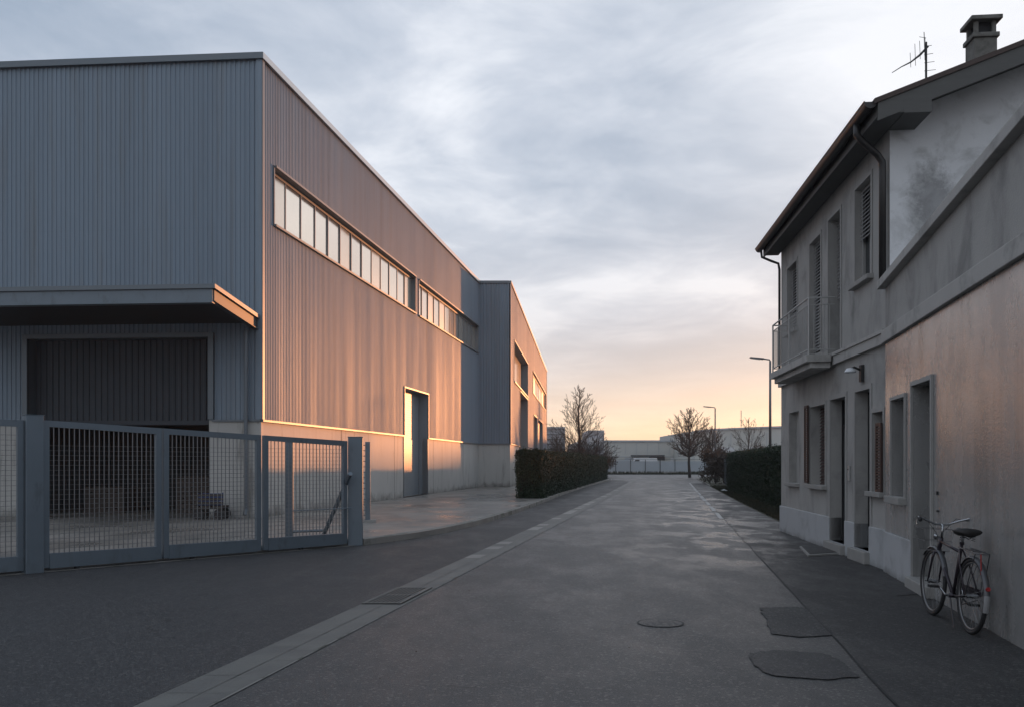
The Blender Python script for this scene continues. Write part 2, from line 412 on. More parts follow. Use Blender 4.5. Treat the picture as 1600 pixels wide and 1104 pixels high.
# drainage channel: two bands with slab joints
cw = .25
b1, b2, b3 = MB(), MB(), MB()
y = -4.0; i = 0
chm = lambda Y, o: (road_l(Y)+o, Y)
while y < 77:
    L = .5; e = y+L-.006
    z0 = .009+rng.uniform(0, .002)
    (b3 if rng.random() < (.06 if y < 14 else .30) else b1).poly([(*chm(y, .0), z0), (*chm(e, .0), z0), (*chm(e, cw), z0), (*chm(y, cw), z0)])
    if i % 2 == 0:
        e = y+2*L-.006
        b2.poly([(*chm(y, cw+.008), .008), (*chm(e, cw+.008), .008), (*chm(e, cw+.2), .008), (*chm(y, cw+.2), .008)])
    y += L; i += 1
b1.build('drain_channel', M['strip'], fix=False, kind='structure')
b2.build('drain_channel_edge', M['strip'], fix=False, kind='structure')
b3.build('drain_channel_pale_slabs', M['strip2'], fix=False, kind='structure')
jj = MB()
for a, b in zip(range(-4, 77), range(-3, 78)):
    jj.poly([(road_l(a)-.012, a, .0065), (road_l(b)-.012, b, .0065), (road_l(b)+cw+.22, b, .0065), (road_l(a)+cw+.22, a, .0065)])
jj.build('drain_channel_bed', M['kerb'], fix=False, kind='structure')

# raised yard with kerb
gA, gB = Vector((-7.01, 12.27)), Vector((-3.05, 16.6))
gd = (gB-gA).normalized()
kpx = [(572, 850), (610, 846), (652, 840), (695, 832), (739, 822), (770, 813), (800, 803), (843, 787), (880, 772), (925, 757), (955, 750.2)]
kp = [gp(*p) for p in kpx]
kp = [Vector((gB.x+.06, gB.y+.3, 0)), Vector((gB.x+.28, gB.y+.15, 0))]+kp[1:]+[Vector((8.9, 80, 0)), Vector((8.5, 82, 0)), Vector((7, 84, 0)), Vector((-70, 87, 0))]
back = [Vector((gA.x-gd.x*18, gA.y-gd.y*18+.3, 0)), Vector((gA.x, gA.y+.3, 0))]
pts = back+kp+[Vector((-70, 80, 0)), Vector((-40, -2, 0))]
MB().extrude([(p.x, p.y, .12) for p in pts], .14).build('yard', M['yard'], kind='structure')
kb = MB()
def offs(P, d):
    o = []
    for i, p in enumerate(P):
        t = (P[min(i+1, len(P)-1)]-P[max(i-1, 0)]).normalized(); n = Vector((t.y, -t.x, 0)); o.append(p+n*d)
    return o
# resample the kerb curve smoothly
def resample(P, step):
    o = [P[0]]
    for a, b in zip(P, P[1:]):
        n = max(1, int((b-a).length/step))
        for k in range(1, n+1): o.append(a.lerp(b, k/n))
    return o
def smooth(P, it=3):
    for _ in range(it):
        P = [P[0]]+[(P[i-1]+P[i]*2+P[i+1])/4 for i in range(1, len(P)-1)]+[P[-1]]
    return P
kc = smooth(resample(kp[1:-1], 1.0), 4)
ko, ki = offs(kc, .02), offs(kc, -.14)
for i in range(len(kc)-1):
    a, b = ko[i], ko[i+1]; c, d = ki[i+1], ki[i]
    g = (b-a)*.006; zt = .128+.002*math.sin(i*2.1)
    kb.extrude([(a.x+g.x, a.y+g.y, zt), (b.x-g.x, b.y-g.y, zt), (c.x-g.x, c.y-g.y, zt), (d.x+g.x, d.y+g.y, zt)], .14)
kb.build('kerb', M['kerb'], kind='structure', bevel=.012)

# grass verges
sheet('verge_right', vr+[(90, 128), (60, 128), (30, 112), (20, 80), (14, 50), (10.4, 27), (9.6, 20.6)], .006, M['grass'])
sheet('verge_far', [(-70, 117), (90, 117), (90, 130), (-70, 130)], .006, M['grass'])
sheet('far_yard', [(-150, 130), (200, 130), (200, 260), (-150, 260)], .006, M['yard'])
ke = MB()
vk = [Vector((p[0], p[1], 0)) for p in vr]
for a, b in zip(vk[5:9], vk[6:10]):
    t = (b-a).normalized(); n = Vector((t.y, -t.x, 0))
    ke.extrude([(a.x, a.y, .05), (b.x, b.y, .05), (b.x+n.x*.1, b.y+n.y*.1, .05), (a.x+n.x*.1, a.y+n.y*.1, .05)], .07)
ke.build('kerb_right', M['kerb'], kind='structure')
# grass blades on the verges
def blades(poly_a, poly_b, n, h, name, z0=0.0):
    v = []; f = []
    for i in range(n):
        t = rng.random(); u = rng.random()
        k = t*(len(poly_a)-1); j = min(int(k), len(poly_a)-2); q = k-j
        A = Vector(poly_a[j]).lerp(Vector(poly_a[j+1]), q); B = Vector(poly_b[j]).lerp(Vector(poly_b[j+1]), q)
        p = A.lerp(B, u); hh = h*rng.uniform(.5, 1.5); a = rng.uniform(0, 6.28); wd = .012+p.y*.0004
        dx, dy = math.cos(a)*wd, math.sin(a)*wd; k0 = len(v)
        v += [(p.x-dx, p.y-dy, z0), (p.x+dx, p.y+dy, z0), (p.x+rng.uniform(-.05, .05), p.y+rng.uniform(-.05, .05), z0+hh)]
        f.append((k0, k0+1, k0+2))
    b = MB(); b.v = v; b.f = f
    return b.build(name, M['grass'], fix=False, kind='stuff', label='short winter grass growing along the foot of the hedge', cat='grass')
pa = [(6.98, 23.1), (7.58, 26.8), (8.76, 34), (10.56, 44.5), (13.06, 59)]
pb = [(8.0, 23.1), (8.6, 26.8), (9.8, 34), (11.6, 44.5), (14.0, 59)]
blades(pa, pb, 9000, .07, 'grass')
g2 = blades([(-5, 117.5), (25, 117.5), (60, 117.5)], [(-5, 120), (25, 120), (60, 120)], 6000, .35, 'grass')
g2['label'] = 'rough tall grass along the foot of the far fence'

# white edge marks
def pmark(a, b, wd):
    n = int((b-a)/.25); m = MB()
    for k in range(n):
        ya, yb = a+(b-a)*k/n, a+(b-a)*(k+1)/n
        e = .015*noise.noise(Vector((ya*5, 1, 0)))
        m.poly([(wl(ya)-wd+e, ya, .0125), (wl(yb)-wd+e, yb, .0125), (wl(yb)+e*2, yb, .0125), (wl(ya)+e*2, ya, .0125)])
    return m
y = 24.6; marks = MB()
while y < 66:
    L = rng.uniform(1.0, 2.4)*(1+y*.01)
    k = pmark(y, y+L, rng.uniform(.10, .17)); marks.add(k.v, k.f); y += L+rng.uniform(.5, 1.1)
marks.build('edge_marking', M['paint'], fix=False, kind='structure')
# repair patches
def blob(pxs, z, m, name, sub=26, jit=.032):
    P = [gp(*p) for p in pxs]; o = []
    for i, p in enumerate(P):
        q = P[(i+1) % len(P)]
        for k in range(sub):
            r = p.lerp(q, k/sub)
            r += Vector((noise.noise(r*7)+.6*noise.noise(r*31), noise.noise(r*7+Vector((5, 5, 5)))+.6*noise.noise(r*29), 0))*jit; r.z = z; o.append(r)
    return MB().poly(o).build(name, m, fix=False, kind='structure')
pt1 = [(1187, 950), (1225, 948), (1262, 949), (1283, 970), (1303, 992), (1250, 996), (1204, 989), (1197, 970)]
pt2 = [(1170, 1022), (1200, 1016), (1240, 1017), (1290, 1022), (1318, 1035), (1342, 1058), (1290, 1062), (1240, 1059), (1203, 1055), (1178, 1040)]
sc_ = lambda P, k: [((x-sum(p[0] for p in P)/len(P))*k+sum(p[0] for p in P)/len(P), (y-sum(p[1] for p in P)/len(P))*k+sum(p[1] for p in P)/len(P)) for x, y in P]
blob(pt1, .0085, M['patch'], 'road_patch')
blob(pt2, .0085, M['apron'], 'road_patch')

# manhole, drain grate, covers
c = gp(1032, 973)
mh = thing('manhole_cover', 'small round iron manhole cover in the middle of the road', 'manhole', (c.x, c.y, 0))
def disc(b, c, r, z, n=40, r0=0):
    if r0:
        p = [(c.x+math.cos(2*math.pi*k/n)*r, c.y+math.sin(2*math.pi*k/n)*r, z) for k in range(n)]
        q = [(c.x+math.cos(2*math.pi*k/n)*r0, c.y+math.sin(2*math.pi*k/n)*r0, z) for k in range(n)]
        b.add(p+q, [(k, (k+1) % n, n+(k+1) % n, n+k) for k in range(n)])
    else: b.poly([(c.x+math.cos(2*math.pi*k/n)*r, c.y+math.sin(2*math.pi*k/n)*r, z) for k in range(n)])
    return b
disc(MB(), c, .225, .0055, r0=.207).build('rim', M['black'], mh, fix=False)
lid = disc(MB(), c, .206, .0062)
for k in range(5):
    x = c.x-.14+.07*k; h = math.sqrt(.17**2-(x-c.x)**2)
    lid.add([(x-.006, c.y-h, .010), (x+.006, c.y-h, .010), (x+.006, c.y+h, .010), (x-.006, c.y+h, .010)], [(0, 1, 2, 3)])
lid.build('lid', M['road'], mh, fix=False)
gy0, gy1 = 9.75, 11.0
gr = thing('drain_grate', 'slotted iron drain grate set in the concrete channel', 'drain grate', (road_l(10.3)+.2, 10.3, 0))
b = MB(); b.poly([(road_l(gy0)+.02, gy0, .0125), (road_l(gy1)+.02, gy1, .0125), (road_l(gy1)+.40, gy1, .0125), (road_l(gy0)+.40, gy0, .0125)]).build('pit', M['black'], gr, fix=False)
for row in range(2):
    b = MB(); ya = gy0+.05+row*.60; yb = ya+.54
    for k in range(8):
        x_0 = .03+k*.047
        b.extrude([(road_l(ya)+x_0-.012, ya, .021), (road_l(yb)+x_0+.012, yb, .021), (road_l(yb)+x_0+.035, yb, .021), (road_l(ya)+x_0+.011, ya, .021)], .006)
    b.build('bars', M['strip'], gr)
for y in (gy0+.02, gy0+.60, gy0+1.20):
    MB().extrude([(road_l(y)+.01, y, .0225), (road_l(y)+.39, y, .0225), (road_l(y)+.39, y+.04, .0225), (road_l(y)+.01, y+.04, .0225)], .008).build('cross_bar', M['strip'], gr)
b = MB()
for (x_0, x_1) in ((.0, .03), (.39, .43)):
    b.extrude([(road_l(gy0)+x_0, gy0, .023), (road_l(gy1)+x_0, gy1, .023), (road_l(gy1)+x_1, gy1, .023), (road_l(gy0)+x_1, gy0, .023)], .010)
b.build('frame', M['strip'], gr)
q = [(5.23, 16.3), (5.68, 16.25), (5.52, 15.05), (4.86, 14.7)]
ac = thing('access_cover', 'dark rectangular access cover with a pale rim on the pavement by the house steps', 'access cover', (5.3, 15.5, 0))
MB().extrude([(x, y, .035) for x, y in q], .028).build('rim', M['stone'], ac)
cxm, cym = sum(p[0] for p in q)/4, sum(p[1] for p in q)/4
MB().extrude([(cxm+(x-cxm)*.86, cym+(y-cym)*.86, .043) for x, y in q], .006).build('lid', M['patch'], ac)
q = [gp(*p) for p in ((1388, 918), (1424, 914), (1440, 928), (1402, 931))]
MB().poly([(p.x, p.y, .011) for p in q]).build('small_cover', M['apron'], fix=False, origin=(q[0].x, q[0].y, 0), label='small flat square cover in the pavement beside the annexe door step', cat='access cover')

# ------------------------------------------------------------------ main warehouse
LW = Fr((-6.52, 23.3), (.157, 1)); FW = Fr((-6.52, 23.3), (-.9969, .0786), (-.0786, -.9969))
TOP = 12.1; PL = 2.65; G = .12
Lend = LW.sY(52.42)
wh = thing('warehouse', 'tall grey profiled metal warehouse with a loading canopy and a long strip window', 'warehouse', (-6.52, 23.3, G))
sL = LW.s
w1 = (sL(427), sL(648), 7.93, 9.44); w2 = (sL(653.5), Lend-.35, 7.93, 9.44)
dr = (sL(631), sL(668), G, 4.61)
b = MB(LW)
for a in cells([w1, w2, dr], .10, Lend, PL, TOP-.02): b.corr(*a, pitch=.105, dep=.013)
b.build('side_cladding', M['clad'], wh, fix=False)
b = MB(LW)
for a in cells([dr], 0.0, Lend, G-.1, PL):
    b.box(a[0], a[1], -.25, -.012, a[2], a[3])
b.build('side_plinth', M['concrete'], wh)
# concrete panel joints
for s_ in (6.1, 12.2, 18.6, 25.2):
    if not (dr[0] < s_ < dr[1]): MB(LW).box(s_-.012, s_+.012, -.015, -.009, G, PL-.01).build('plinth_joint', M['fardark'], wh)
b = MB(LW)
for (a0, a1) in ((.0, dr[0]), (dr[1], Lend)): b.box(a0, a1, -.01, .07, PL-.035, PL+.02)
b.box(-.02, .0, -.01, .07, PL-.035, PL+.02)
b.build('drip_trim', M['trim'], wh)
b = MB(LW); b.box(-.035, .10, -.02, .055, PL+.025, TOP-.08); b.build('corner_trim', M['trim'], wh)
b = MB(LW); b.box(-.10, Lend+.0, -.4, .10, TOP-.10, TOP+.06); b.build('side_coping', M['coping'], wh)
# strip windows
def strip(fr, o, npane, parent, dep=.16):
    a, bb, c, d = o
    f = MB(fr); reveal(f, (a, bb, c, d), dep, .0)
    f.box(a-.05, a, -.0, .05, c-.06, d+.05); f.box(bb, bb+.05, -.0, .05, c-.06, d+.05)
    f.box(a, bb, -.005, .09, c-.06, c); f.box(a, bb, -.0, .10, d, d+.06)
    wn = f.build('window', M['trim'], parent)
    for k in range(npane):
        x0 = a+(bb-a)*k/npane; x1 = a+(bb-a)*(k+1)/npane; t = rng.uniform(-.012, .012)
        p = MB(fr); p.quad((x0+.03, -dep+.01+t, c+.03), (x1-.03, -dep+.01-t, c+.03), (x1-.03, -dep+.01-t, d-.03), (x0+.03, -dep+.01+t, d-.03))
        p.build('pane', rng.choice((M['glass'], M['glass'], M['glass2'])), wn, fix=False)
    m_ = MB(fr)
    for k in range(npane+1):
        x = a+(bb-a)*k/npane; m_.box(x-.02, x+.02, -dep, -dep+.04, c, d)
    m_.box(a, bb, -dep-.01, -dep+.045, c, c+.05); m_.box(a, bb, -dep-.01, -dep+.045, d-.09, d)
    m_.build('mullions', M['trim'], wn)
    return wn
strip(LW, w1, 13, wh); strip(LW, w2, 12, wh)
# side roller door
f = MB(LW); reveal(f, dr, .42, .0, False); f.build('door_reveal', M['roller'], wh)
b = MB(LW)
zz = G
while zz < dr[3]:
    b.box(dr[0]+.01, dr[1]-.01, -.42, -.40, zz, zz+.085); b.box(dr[0]+.01, dr[1]-.01, -.43, -.415, zz+.085, zz+.10); zz += .10
b.build('roller_door', M['roller'], wh)
b = MB(LW); b.box(dr[0]-.06, dr[0], -.0, .06, PL, dr[3]+.06); b.box(dr[1], dr[1]+.06, -.0, .06, PL, dr[3]+.06); b.box(dr[0], dr[1], -.0, .06, dr[3], dr[3]+.06)
b.box(dr[0]-.05, dr[0], -.01, .02, G, PL-.04); b.box(dr[1], dr[1]+.05, -.01, .02, G, PL-.04)
b.build('door_trim', M['trim'], wh)
# front
FL = 34.0
ds0, ds1 = FW.s(327), FW.s(45)
do = (ds0, ds1, G, FW.z(327, 527)); do2 = (ds1+2.1, ds1+7.6, G, do[3])
b = MB(FW)
for a in cells([do, do2], .10, FL, PL, TOP-.02): b.corr(*a)
b.build('front_cladding', M['clad'], wh, fix=False)
b = MB(FW)
for a in cells([do, do2], 0.0, FL, G-.1, PL): b.box(a[0], a[1], -.2, .012, a[2], a[3])
b.build('front_plinth', M['concrete'], wh)
b = MB(FW); b.box(0.0, do[0]-.1, .012, .075, PL-.03, PL+.02); b.build('drip_trim', M['clad_dark'], wh)
b = MB(FW); b.box(-.035, .12, .0, .06, PL+.025, TOP-.08); b.build('corner_trim', M['clad'], wh)
b = MB(FW); b.box(-.08, FL, -.4, .12, TOP-.101, TOP+.061); b.build('front_coping', M['clad_dark'], wh)
b = MB()
rp = [LW.P(.3, -.38, TOP-.05), LW.P(Lend, -.38, TOP-.05), LW.P(Lend, -34, TOP-.05), FW.P(FL, -.38, TOP-.05)]
b.poly(rp).build('roof', M['clad_dark'], wh, fix=False)
b = MB(); e1, e2, e3 = FW.P(FL, 0, 0), LW.P(Lend, -34, 0), LW.P(Lend, -.1, 0)
up = Vector((0, 0, TOP-.1))
b.poly([e1, e2, e2+up, e1+up]); b.poly([e2, e3, e3+up, e2+up]); b.build('back_walls', M['clad_dark'], wh, fix=False)
for o in (do, do2):
    f = MB(FW); reveal(f, o, .35, .0, False); f.build('bay_reveal', M['clad_dark'], wh)
    f = MB(FW); f.box(o[0]-.14, o[0], .02, .09, PL+.03, o[3]+.12); f.box(o[1], o[1]+.14, .02, .09, PL+.03, o[3]+.12); f.box(o[0], o[1], .02, .09, o[3], o[3]+.12)
    f.build('bay_frame', M['clad_dark'], wh)
    zb = FW.z(327, 655) if o is do else 2.4
    f = MB(FW); f.corr(o[0], o[1], zb, o[3], .17, .03, d=-.33); f.box(o[0], o[1], -.36, -.28, zb-.12, zb)
    f.build('loading_door', M['bay'], wh)
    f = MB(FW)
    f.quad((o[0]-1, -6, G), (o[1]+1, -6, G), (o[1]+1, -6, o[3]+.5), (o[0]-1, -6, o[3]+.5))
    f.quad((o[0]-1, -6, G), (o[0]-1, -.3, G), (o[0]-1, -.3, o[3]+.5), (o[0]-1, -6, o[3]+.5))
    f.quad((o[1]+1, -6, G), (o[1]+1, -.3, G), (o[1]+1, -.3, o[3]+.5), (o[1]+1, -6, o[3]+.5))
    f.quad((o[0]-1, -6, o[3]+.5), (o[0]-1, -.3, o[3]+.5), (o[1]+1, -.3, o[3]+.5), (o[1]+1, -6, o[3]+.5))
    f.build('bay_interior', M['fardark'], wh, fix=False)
# canopy
cd, zf_, zw_ = 2.84, 5.61, 5.36
cn = MB(FW)
cn.fr = FW
def slab(b, s0, s1, t0, t1, d0=0.0, d1=cd, n=0):
    z_ = lambda d: zw_+(zf_-zw_)*d/cd
    P = FW.P
    p = [P(s0, d0, z_(d0)+t0), P(s1, d0, z_(d0)+t0), P(s1, d1, z_(d1)+t0), P(s0, d1, z_(d1)+t0),
         P(s0, d0, z_(d0)+t1), P(s1, d0, z_(d0)+t1), P(s1, d1, z_(d1)+t1), P(s0, d1, z_(d1)+t1)]
    b.add(p, [(0, 3, 2, 1), (4, 5, 6, 7), (0, 1, 5, 4), (1, 2, 6, 5), (2, 3, 7, 6), (3, 0, 4, 7)])
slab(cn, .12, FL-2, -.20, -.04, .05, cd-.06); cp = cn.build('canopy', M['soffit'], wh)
b = MB(); slab(b, .02, FL-2, -.035, .0, .05, cd+.06); slab(b, .02, FL-2, -.10, -.035, cd+.0, cd+.06); b.build('canopy_flashing', M['clad_dark'], cp)
b = MB(); slab(b, .02, .06, -.10, -.036, .05, cd-.005); b.build('canopy_flashing', M['clad_dark'], cp)
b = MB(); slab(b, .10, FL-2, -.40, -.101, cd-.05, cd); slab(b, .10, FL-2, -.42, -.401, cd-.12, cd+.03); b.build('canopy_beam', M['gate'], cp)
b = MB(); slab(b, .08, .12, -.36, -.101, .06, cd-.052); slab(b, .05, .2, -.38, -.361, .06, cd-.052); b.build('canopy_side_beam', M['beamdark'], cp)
b = MB(FW)
P = FW.P; s_ = .36
b.tube([P(s_, .14, 4.98), P(s_, .14, 2.78), P(s_, .14, .35), P(s_, .22, .2)], .05, 10)
for zc in (4.3, 2.75, 1.2): b.tube([P(s_, .14, zc-.03), P(s_, .14, zc+.03)], .062, 10)
b.build('downpipe', M['clad_dark'], wh, smooth=False)

# ------------------------------------------------------------------ second warehouse
C2 = (-.11, 52.4); R2 = Fr(C2, (.08, 1)); S2 = Fr(C2, (-1, .0), (0, -1))
w2h = thing('warehouse', 'farther grey metal warehouse that projects towards the road behind the hedge', 'warehouse', (-.11, 52.4, G))
E2 = R2.sY(103.8); sY = R2.sY
tall = (sY(55), sY(68.4), 6.55, 9.0); low = (sY(60), sY(68.4), G, 6.3); st2 = (sY(75.3), sY(101), 7.4, 9.2)
dA = (sY(76.5), sY(82), G, 5.6); dB = (sY(84), sY(93), G, 5.6)
ops = [tall, low, st2, dA, dB]
b = MB(R2)
for a in cells(ops, .08, E2, PL, 12.05): b.corr(*a)
b.build('side_cladding', M['clad'], w2h, fix=False)
b = MB(R2)
for a in cells(ops, .0, E2, G-.1, PL): b.box(a[0], a[1], -.2, -.012, a[2], a[3])
b.box(E2-.05, E2+.05, -.1, .05, G, 12.06)
b.build('side_plinth', M['concrete'], w2h)
b = MB(S2); b.corr(.05, 2.4, PL, 12.05, .155, .04); b.build('end_cladding', M['clad'], w2h, fix=False)
b = MB(S2); b.box(.0, 2.4, -.2, -.015, G-.1, PL); b.build('end_plinth', M['concrete'], w2h)
b = MB(R2); b.box(-.08, E2, -.3, .08, 12.0, 12.14); b.box(-.02, .08, -.0, .05, PL, 12.0); b.box(.0, low[0], -.01, .06, PL-.03, PL+.02); b.build('side_coping', M['trim'], w2h)
MB(S2).box(.09, 2.4, -.3, .1, 12.001, 12.141).build('end_coping', M['clad_dark'], w2h); MB(S2).box(.0, 2.4, -.01, .07, PL-.031, PL+.021).build('drip_trim', M['clad_dark'], w2h)
b = MB(); e3 = R2.P(E2, 0, 0); e4 = R2.P(E2, -30, 0); e5 = S2.P(30, -4, 0); e0 = Vector((-.11, 52.4, 0)); up = Vector((0, 0, 12.04))
b.poly([e3, e4, e4+up, e3+up]); b.poly([e4, e5, e5+up, e4+up]); b.poly([e0+up, e3+up, e4+up, e5+up])
b.build('back_walls', M['clad_dark'], w2h, fix=False)
for o, dp in ((tall, .45), (low, .5), (dA, .3), (dB, .3)):
    f = MB(R2); reveal(f, o, dp, .0); f.box(o[0]-.06, o[0], 0, .06, o[2], o[3]); f.box(o[1], o[1]+.06, 0, .06, o[2], o[3]); f.box(o[0]-.06, o[1]+.06, 0, .08, o[3], o[3]+.07)
    if o is tall: f.box(o[0], o[1], -.0, .1, o[2]-.08, o[2])
    fr = f.build('window' if o in (tall, low) else 'door', M['trim'], w2h)
    n = 6 if o in (tall, low) else 1
    for k in range(n):
        x0 = o[0]+(o[1]-o[0])*k/n; x1 = o[0]+(o[1]-o[0])*(k+1)/n
        p = MB(R2); p.quad((x0+.04, -dp+.02, o[2]), (x1-.04, -dp+.02, o[2]), (x1-.04, -dp+.02, o[3]), (x0+.04, -dp+.02, o[3]))
        p.build('pane' if n > 1 else 'leaf', M['glass'] if n > 1 else M['roller'], fr, fix=False)
strip(R2, st2, 8, w2h, .14)

# ------------------------------------------------------------------ gate
GF = Fr((gB.x, gB.y), (gA.x-gB.x, gA.y-gB.y), (.738, -.675))
def gz(s_): return 1.95+(2.15-1.95)*(s_/GF.s(65))
def panel(px_r, px_l, parent, nm='mesh_panel'):
    a, b_ = GF.s(px_r), GF.s(px_l)
    f = MB(GF); wv = .085
    f.box(a, a+wv, -.035, .035, 0, 0, (.06, .06, gz(a), gz(a+wv))); f.box(b_-wv, b_, -.035, .035, 0, 0, (.06, .06, gz(b_-wv), gz(b_)))
    f.box(a+wv, b_-wv, -.033, .033, 0, 0, (gz(a)-.09, gz(b_)-.09, gz(a+wv), gz(b_-wv)))
    f.box(a+wv, b_-wv, -.05, .05, 0, 0, (.05, .05, .25, .26))
    p = f.build(nm, M['gate'], parent)
    g = MB(GF); n = int((b_-a-2*wv)/.07)
    for k in range(1, n):
        x = a+wv+(b_-a-2*wv)*k/n; g.box(x-.004, x+.004, -.010, .006, .26, gz(x)-.09)
    for k in range(22):
        t = .32+k*.07
        if t < 1.88: g.box(a+wv, b_-wv, .007, .012, 0, 0, (t, t, t+.005, t+.005))
    g.build('grille', M['wire'], p)
    return p
sg = thing('sliding_gate', 'long grey steel sliding gate of three wire grille panels across the yard entrance', 'gate', (-4.8, 14.6, 0))
panel(541, 411, sg); panel(406.5, 254.5, sg); panel(251, 66, sg)
for px in (470, 300, 120):
    x = GF.s(px); MB(GF).box(x-.03, x+.03, -.03, .03, .012, .05).build('roller', M['iron'], sg)
MB(GF).box(-.2, GF.s(-60)+3, -.035, .035, 0, .012).build('gate_track', M['kerb'], origin=(gB.x, gB.y, 0), label='low steel ground rail beneath the sliding gate', cat='gate rail')
pb_ = gp(557, 851)
PF = Fr((pb_.x, pb_.y), (1, .12), (.12, -1))
gp1 = thing('gate_post', 'thick square grey steel post at the right end of the sliding gate', 'gate post', (pb_.x, pb_.y, 0))
b = MB(PF); b.box(-.15, .12, -.13, .13, 0, 2.02); b.build('post', M['gate'], gp1, bevel=.012)
b = MB(PF); b.box(-.155, .125, -.135, .135, 2.021, 2.035); b.build('cap', M['gate'], gp1)
x = GF.s(50)
gp2 = thing('gate_post', 'grey steel post between the sliding gate and the fixed grille fence panel', 'gate post', tuple(GF.P(x, 0, 0)))
MB(GF).box(x-.13, x+.11, -.09, .09, 0, 2.21).build('post', M['gate'], gp2, bevel=.01)
MB(GF).box(x-.135, x+.115, -.095, .095, 2.211, 2.22).build('cap', M['gate'], gp2)
fp = thing('grille_fence', 'fixed grey steel grille fence panel at the left edge of the picture', 'fence', tuple(GF.P(GF.s(20), 0, 0)))
x0_ = GF.s(36)
for k in range(2):
    a = x0_+k*2.2; f = MB(GF)
    f.box(a, a+.08, -.03, .03, .05, 2.14); f.box(a+2.08, a+2.16, -.03, .03, .05, 2.14); f.box(a+.08, a+2.08, -.028, .028, 2.05, 2.139); f.box(a+.08, a+2.08, -.045, .045, .05, .25)
    p = f.build('mesh_panel', M['gate'], fp); g = MB(GF)
    for j in range(1, 28): g.box(a+.08+j*.0715-.004, a+.08+j*.0715+.004, -.010, .006, .25, 2.05)
    for j in range(24): g.box(a+.08, a+2.08, .007, .012, .32+j*.07, .325+j*.07)
    g.build('grille', M['wire'], p)
# posts behind the gate that guide it
rp_ = gp(574, 815, G)
gp3 = thing('guide_post', 'slim grey steel post on a concrete foot standing behind the thick gate post', 'post', (rp_.x, rp_.y, G))
b = MB(); b.fr = Fr((rp_.x, rp_.y), (1, 0.12), (.12, -1)); b.box(-.05, .07, -.09, .05, G+.06, 2.05); b.build('post', M['gate'], gp3, bevel=.006)
b = MB(); b.fr = Fr((rp_.x, rp_.y), (1, 0.12), (.12, -1)); b.box(-.16, .2, -.2, .16, G, G+.06); b.build('foot', M['stone'], gp3)
b = MB(); b.fr = Fr((rp_.x, rp_.y), (1, 0.12), (.12, -1)); b.box(-.17, -.13, -.05, .0, G+.05, 2.0)
for k in range(14): b.box(-.13, -.05, -.035, -.01, G+.15+k*.13, G+.17+k*.13)
b.build('ladder_grille', M['gate'], gp3)
bp_ = gp(452, 838, G)
gp4 = thing('guide_post', 'grey steel column with diagonal brace seen through the right gate panel', 'post', (bp_.x, bp_.y, G))
b = MB(); b.fr = Fr((bp_.x, bp_.y), (1, 0.1), (.1, -1)); b.box(-.07, .07, -.07, .07, G, 2.02); b.build('post', M['gate'], gp4, bevel=.006)
d0, d1 = gp(506, 834, G), gp(546, 846, G); d1.z = 1.55-.27*1.0
b = MB(); b.tube([Vector((d0.x, d0.y, G)), Vector((d1.x-.02, d1.y+.2, 1.35))], .045, 6); b.tube([Vector((d0.x, d0.y, G+.08)), Vector((bp_.x, bp_.y, G+.1))], .03, 6)
b.tube([Vector((bp_.x, bp_.y, .62)), Vector((d1.x, d1.y+.25, .72))], .012, 6)
b.build('brace', M['gate'], gp4)
# cart with blue crate by the bay
bx, by = FW.P(1.0, .75, 0).x, FW.P(1.0, .75, 0).y
ct = thing('hand_cart', 'small wooden hand cart standing against the concrete by the loading bay', 'cart', (bx, by, G))
b = MB(); b.fr = Fr((bx, by), (1, 0), (0, -1))
for k in range(5): b.box(-.36+k*.15, -.24+k*.15, -.28, .28, G+.32, G+.35)
b.box(-.36, .36, -.28, -.24, G+.27, G+.319); b.box(-.36, .36, .24, .28, G+.27, G+.319)
for k in range(3): b.box(-.36, .36, .25, .275, G+.39+k*.1, G+.45+k*.1)
b.build('bed', M['wood'], ct)
for dx in (-.26, .26):
    for dy in (-.22, .22):
        MB().tube([(bx+dx, by+dy-.03, G+.14), (bx+dx, by+dy+.03, G+.14)], .14, 16).build('wheel', M['rubber'], ct)
b = MB(); b.tube([(bx-.36, by, G+.3), (bx-.62, by-.1, G+.75)], .015, 6); b.build('handle', M['iron'], ct)
b = MB(); b.fr = Fr((bx, by), (1, 0), (0, -1)); b.box(-.28, .22, -.2, .2, G+.36, G+.38)
for k in range(4):
    z0 = G+.39+k*.07
    b.box(-.28, .22, -.2, -.18, z0, z0+.05); b.box(-.28, .22, .18, .2, z0, z0+.05); b.box(-.28, -.26, -.179, .179, z0, z0+.05); b.box(.20, .22, -.179, .179, z0, z0+.05)
for sx in (-.28, .20):
    for sy in (-.201, .181): b.box(sx, sx+.02, sy, sy+.02, G+.38, G+.67)
b.build('crate', M['blue'], origin=(bx, by, G+.36), label='slatted blue plastic crate sitting on the wooden hand cart', cat='crate')

# pallet stacks inside the bay
def pallet_stack(s_, d_, n, lab):
    c = FW.P(s_, d_, 0); fr = Fr((c.x, c.y), (1, -.06), (-.06, -1))
    for k in range(n):
        z0 = G+k*.15; t = thing('pallet', lab, 'pallet', (c.x, c.y, z0), 'pallets stacked inside the loading bay')
        b = MB(fr)
        for j in range(5): b.box(-.58+j*.24, -.42+j*.24, -.5, .5, z0+.12, z0+.142)
        b.build('deck', M['wood'], t)
        for q in (-.5, -.05, .4): MB(fr).box(-.58, .58, q, q+.1, z0, z0+.119).build('runner', M['wood'], t)
pallet_stack(2.4, -2.0, 7, 'weathered pallet in the stack at the right side inside the dark loading bay')
pallet_stack(5.2, -2.2, 5, 'weathered pallet in the lower stack at the left side inside the dark loading bay')

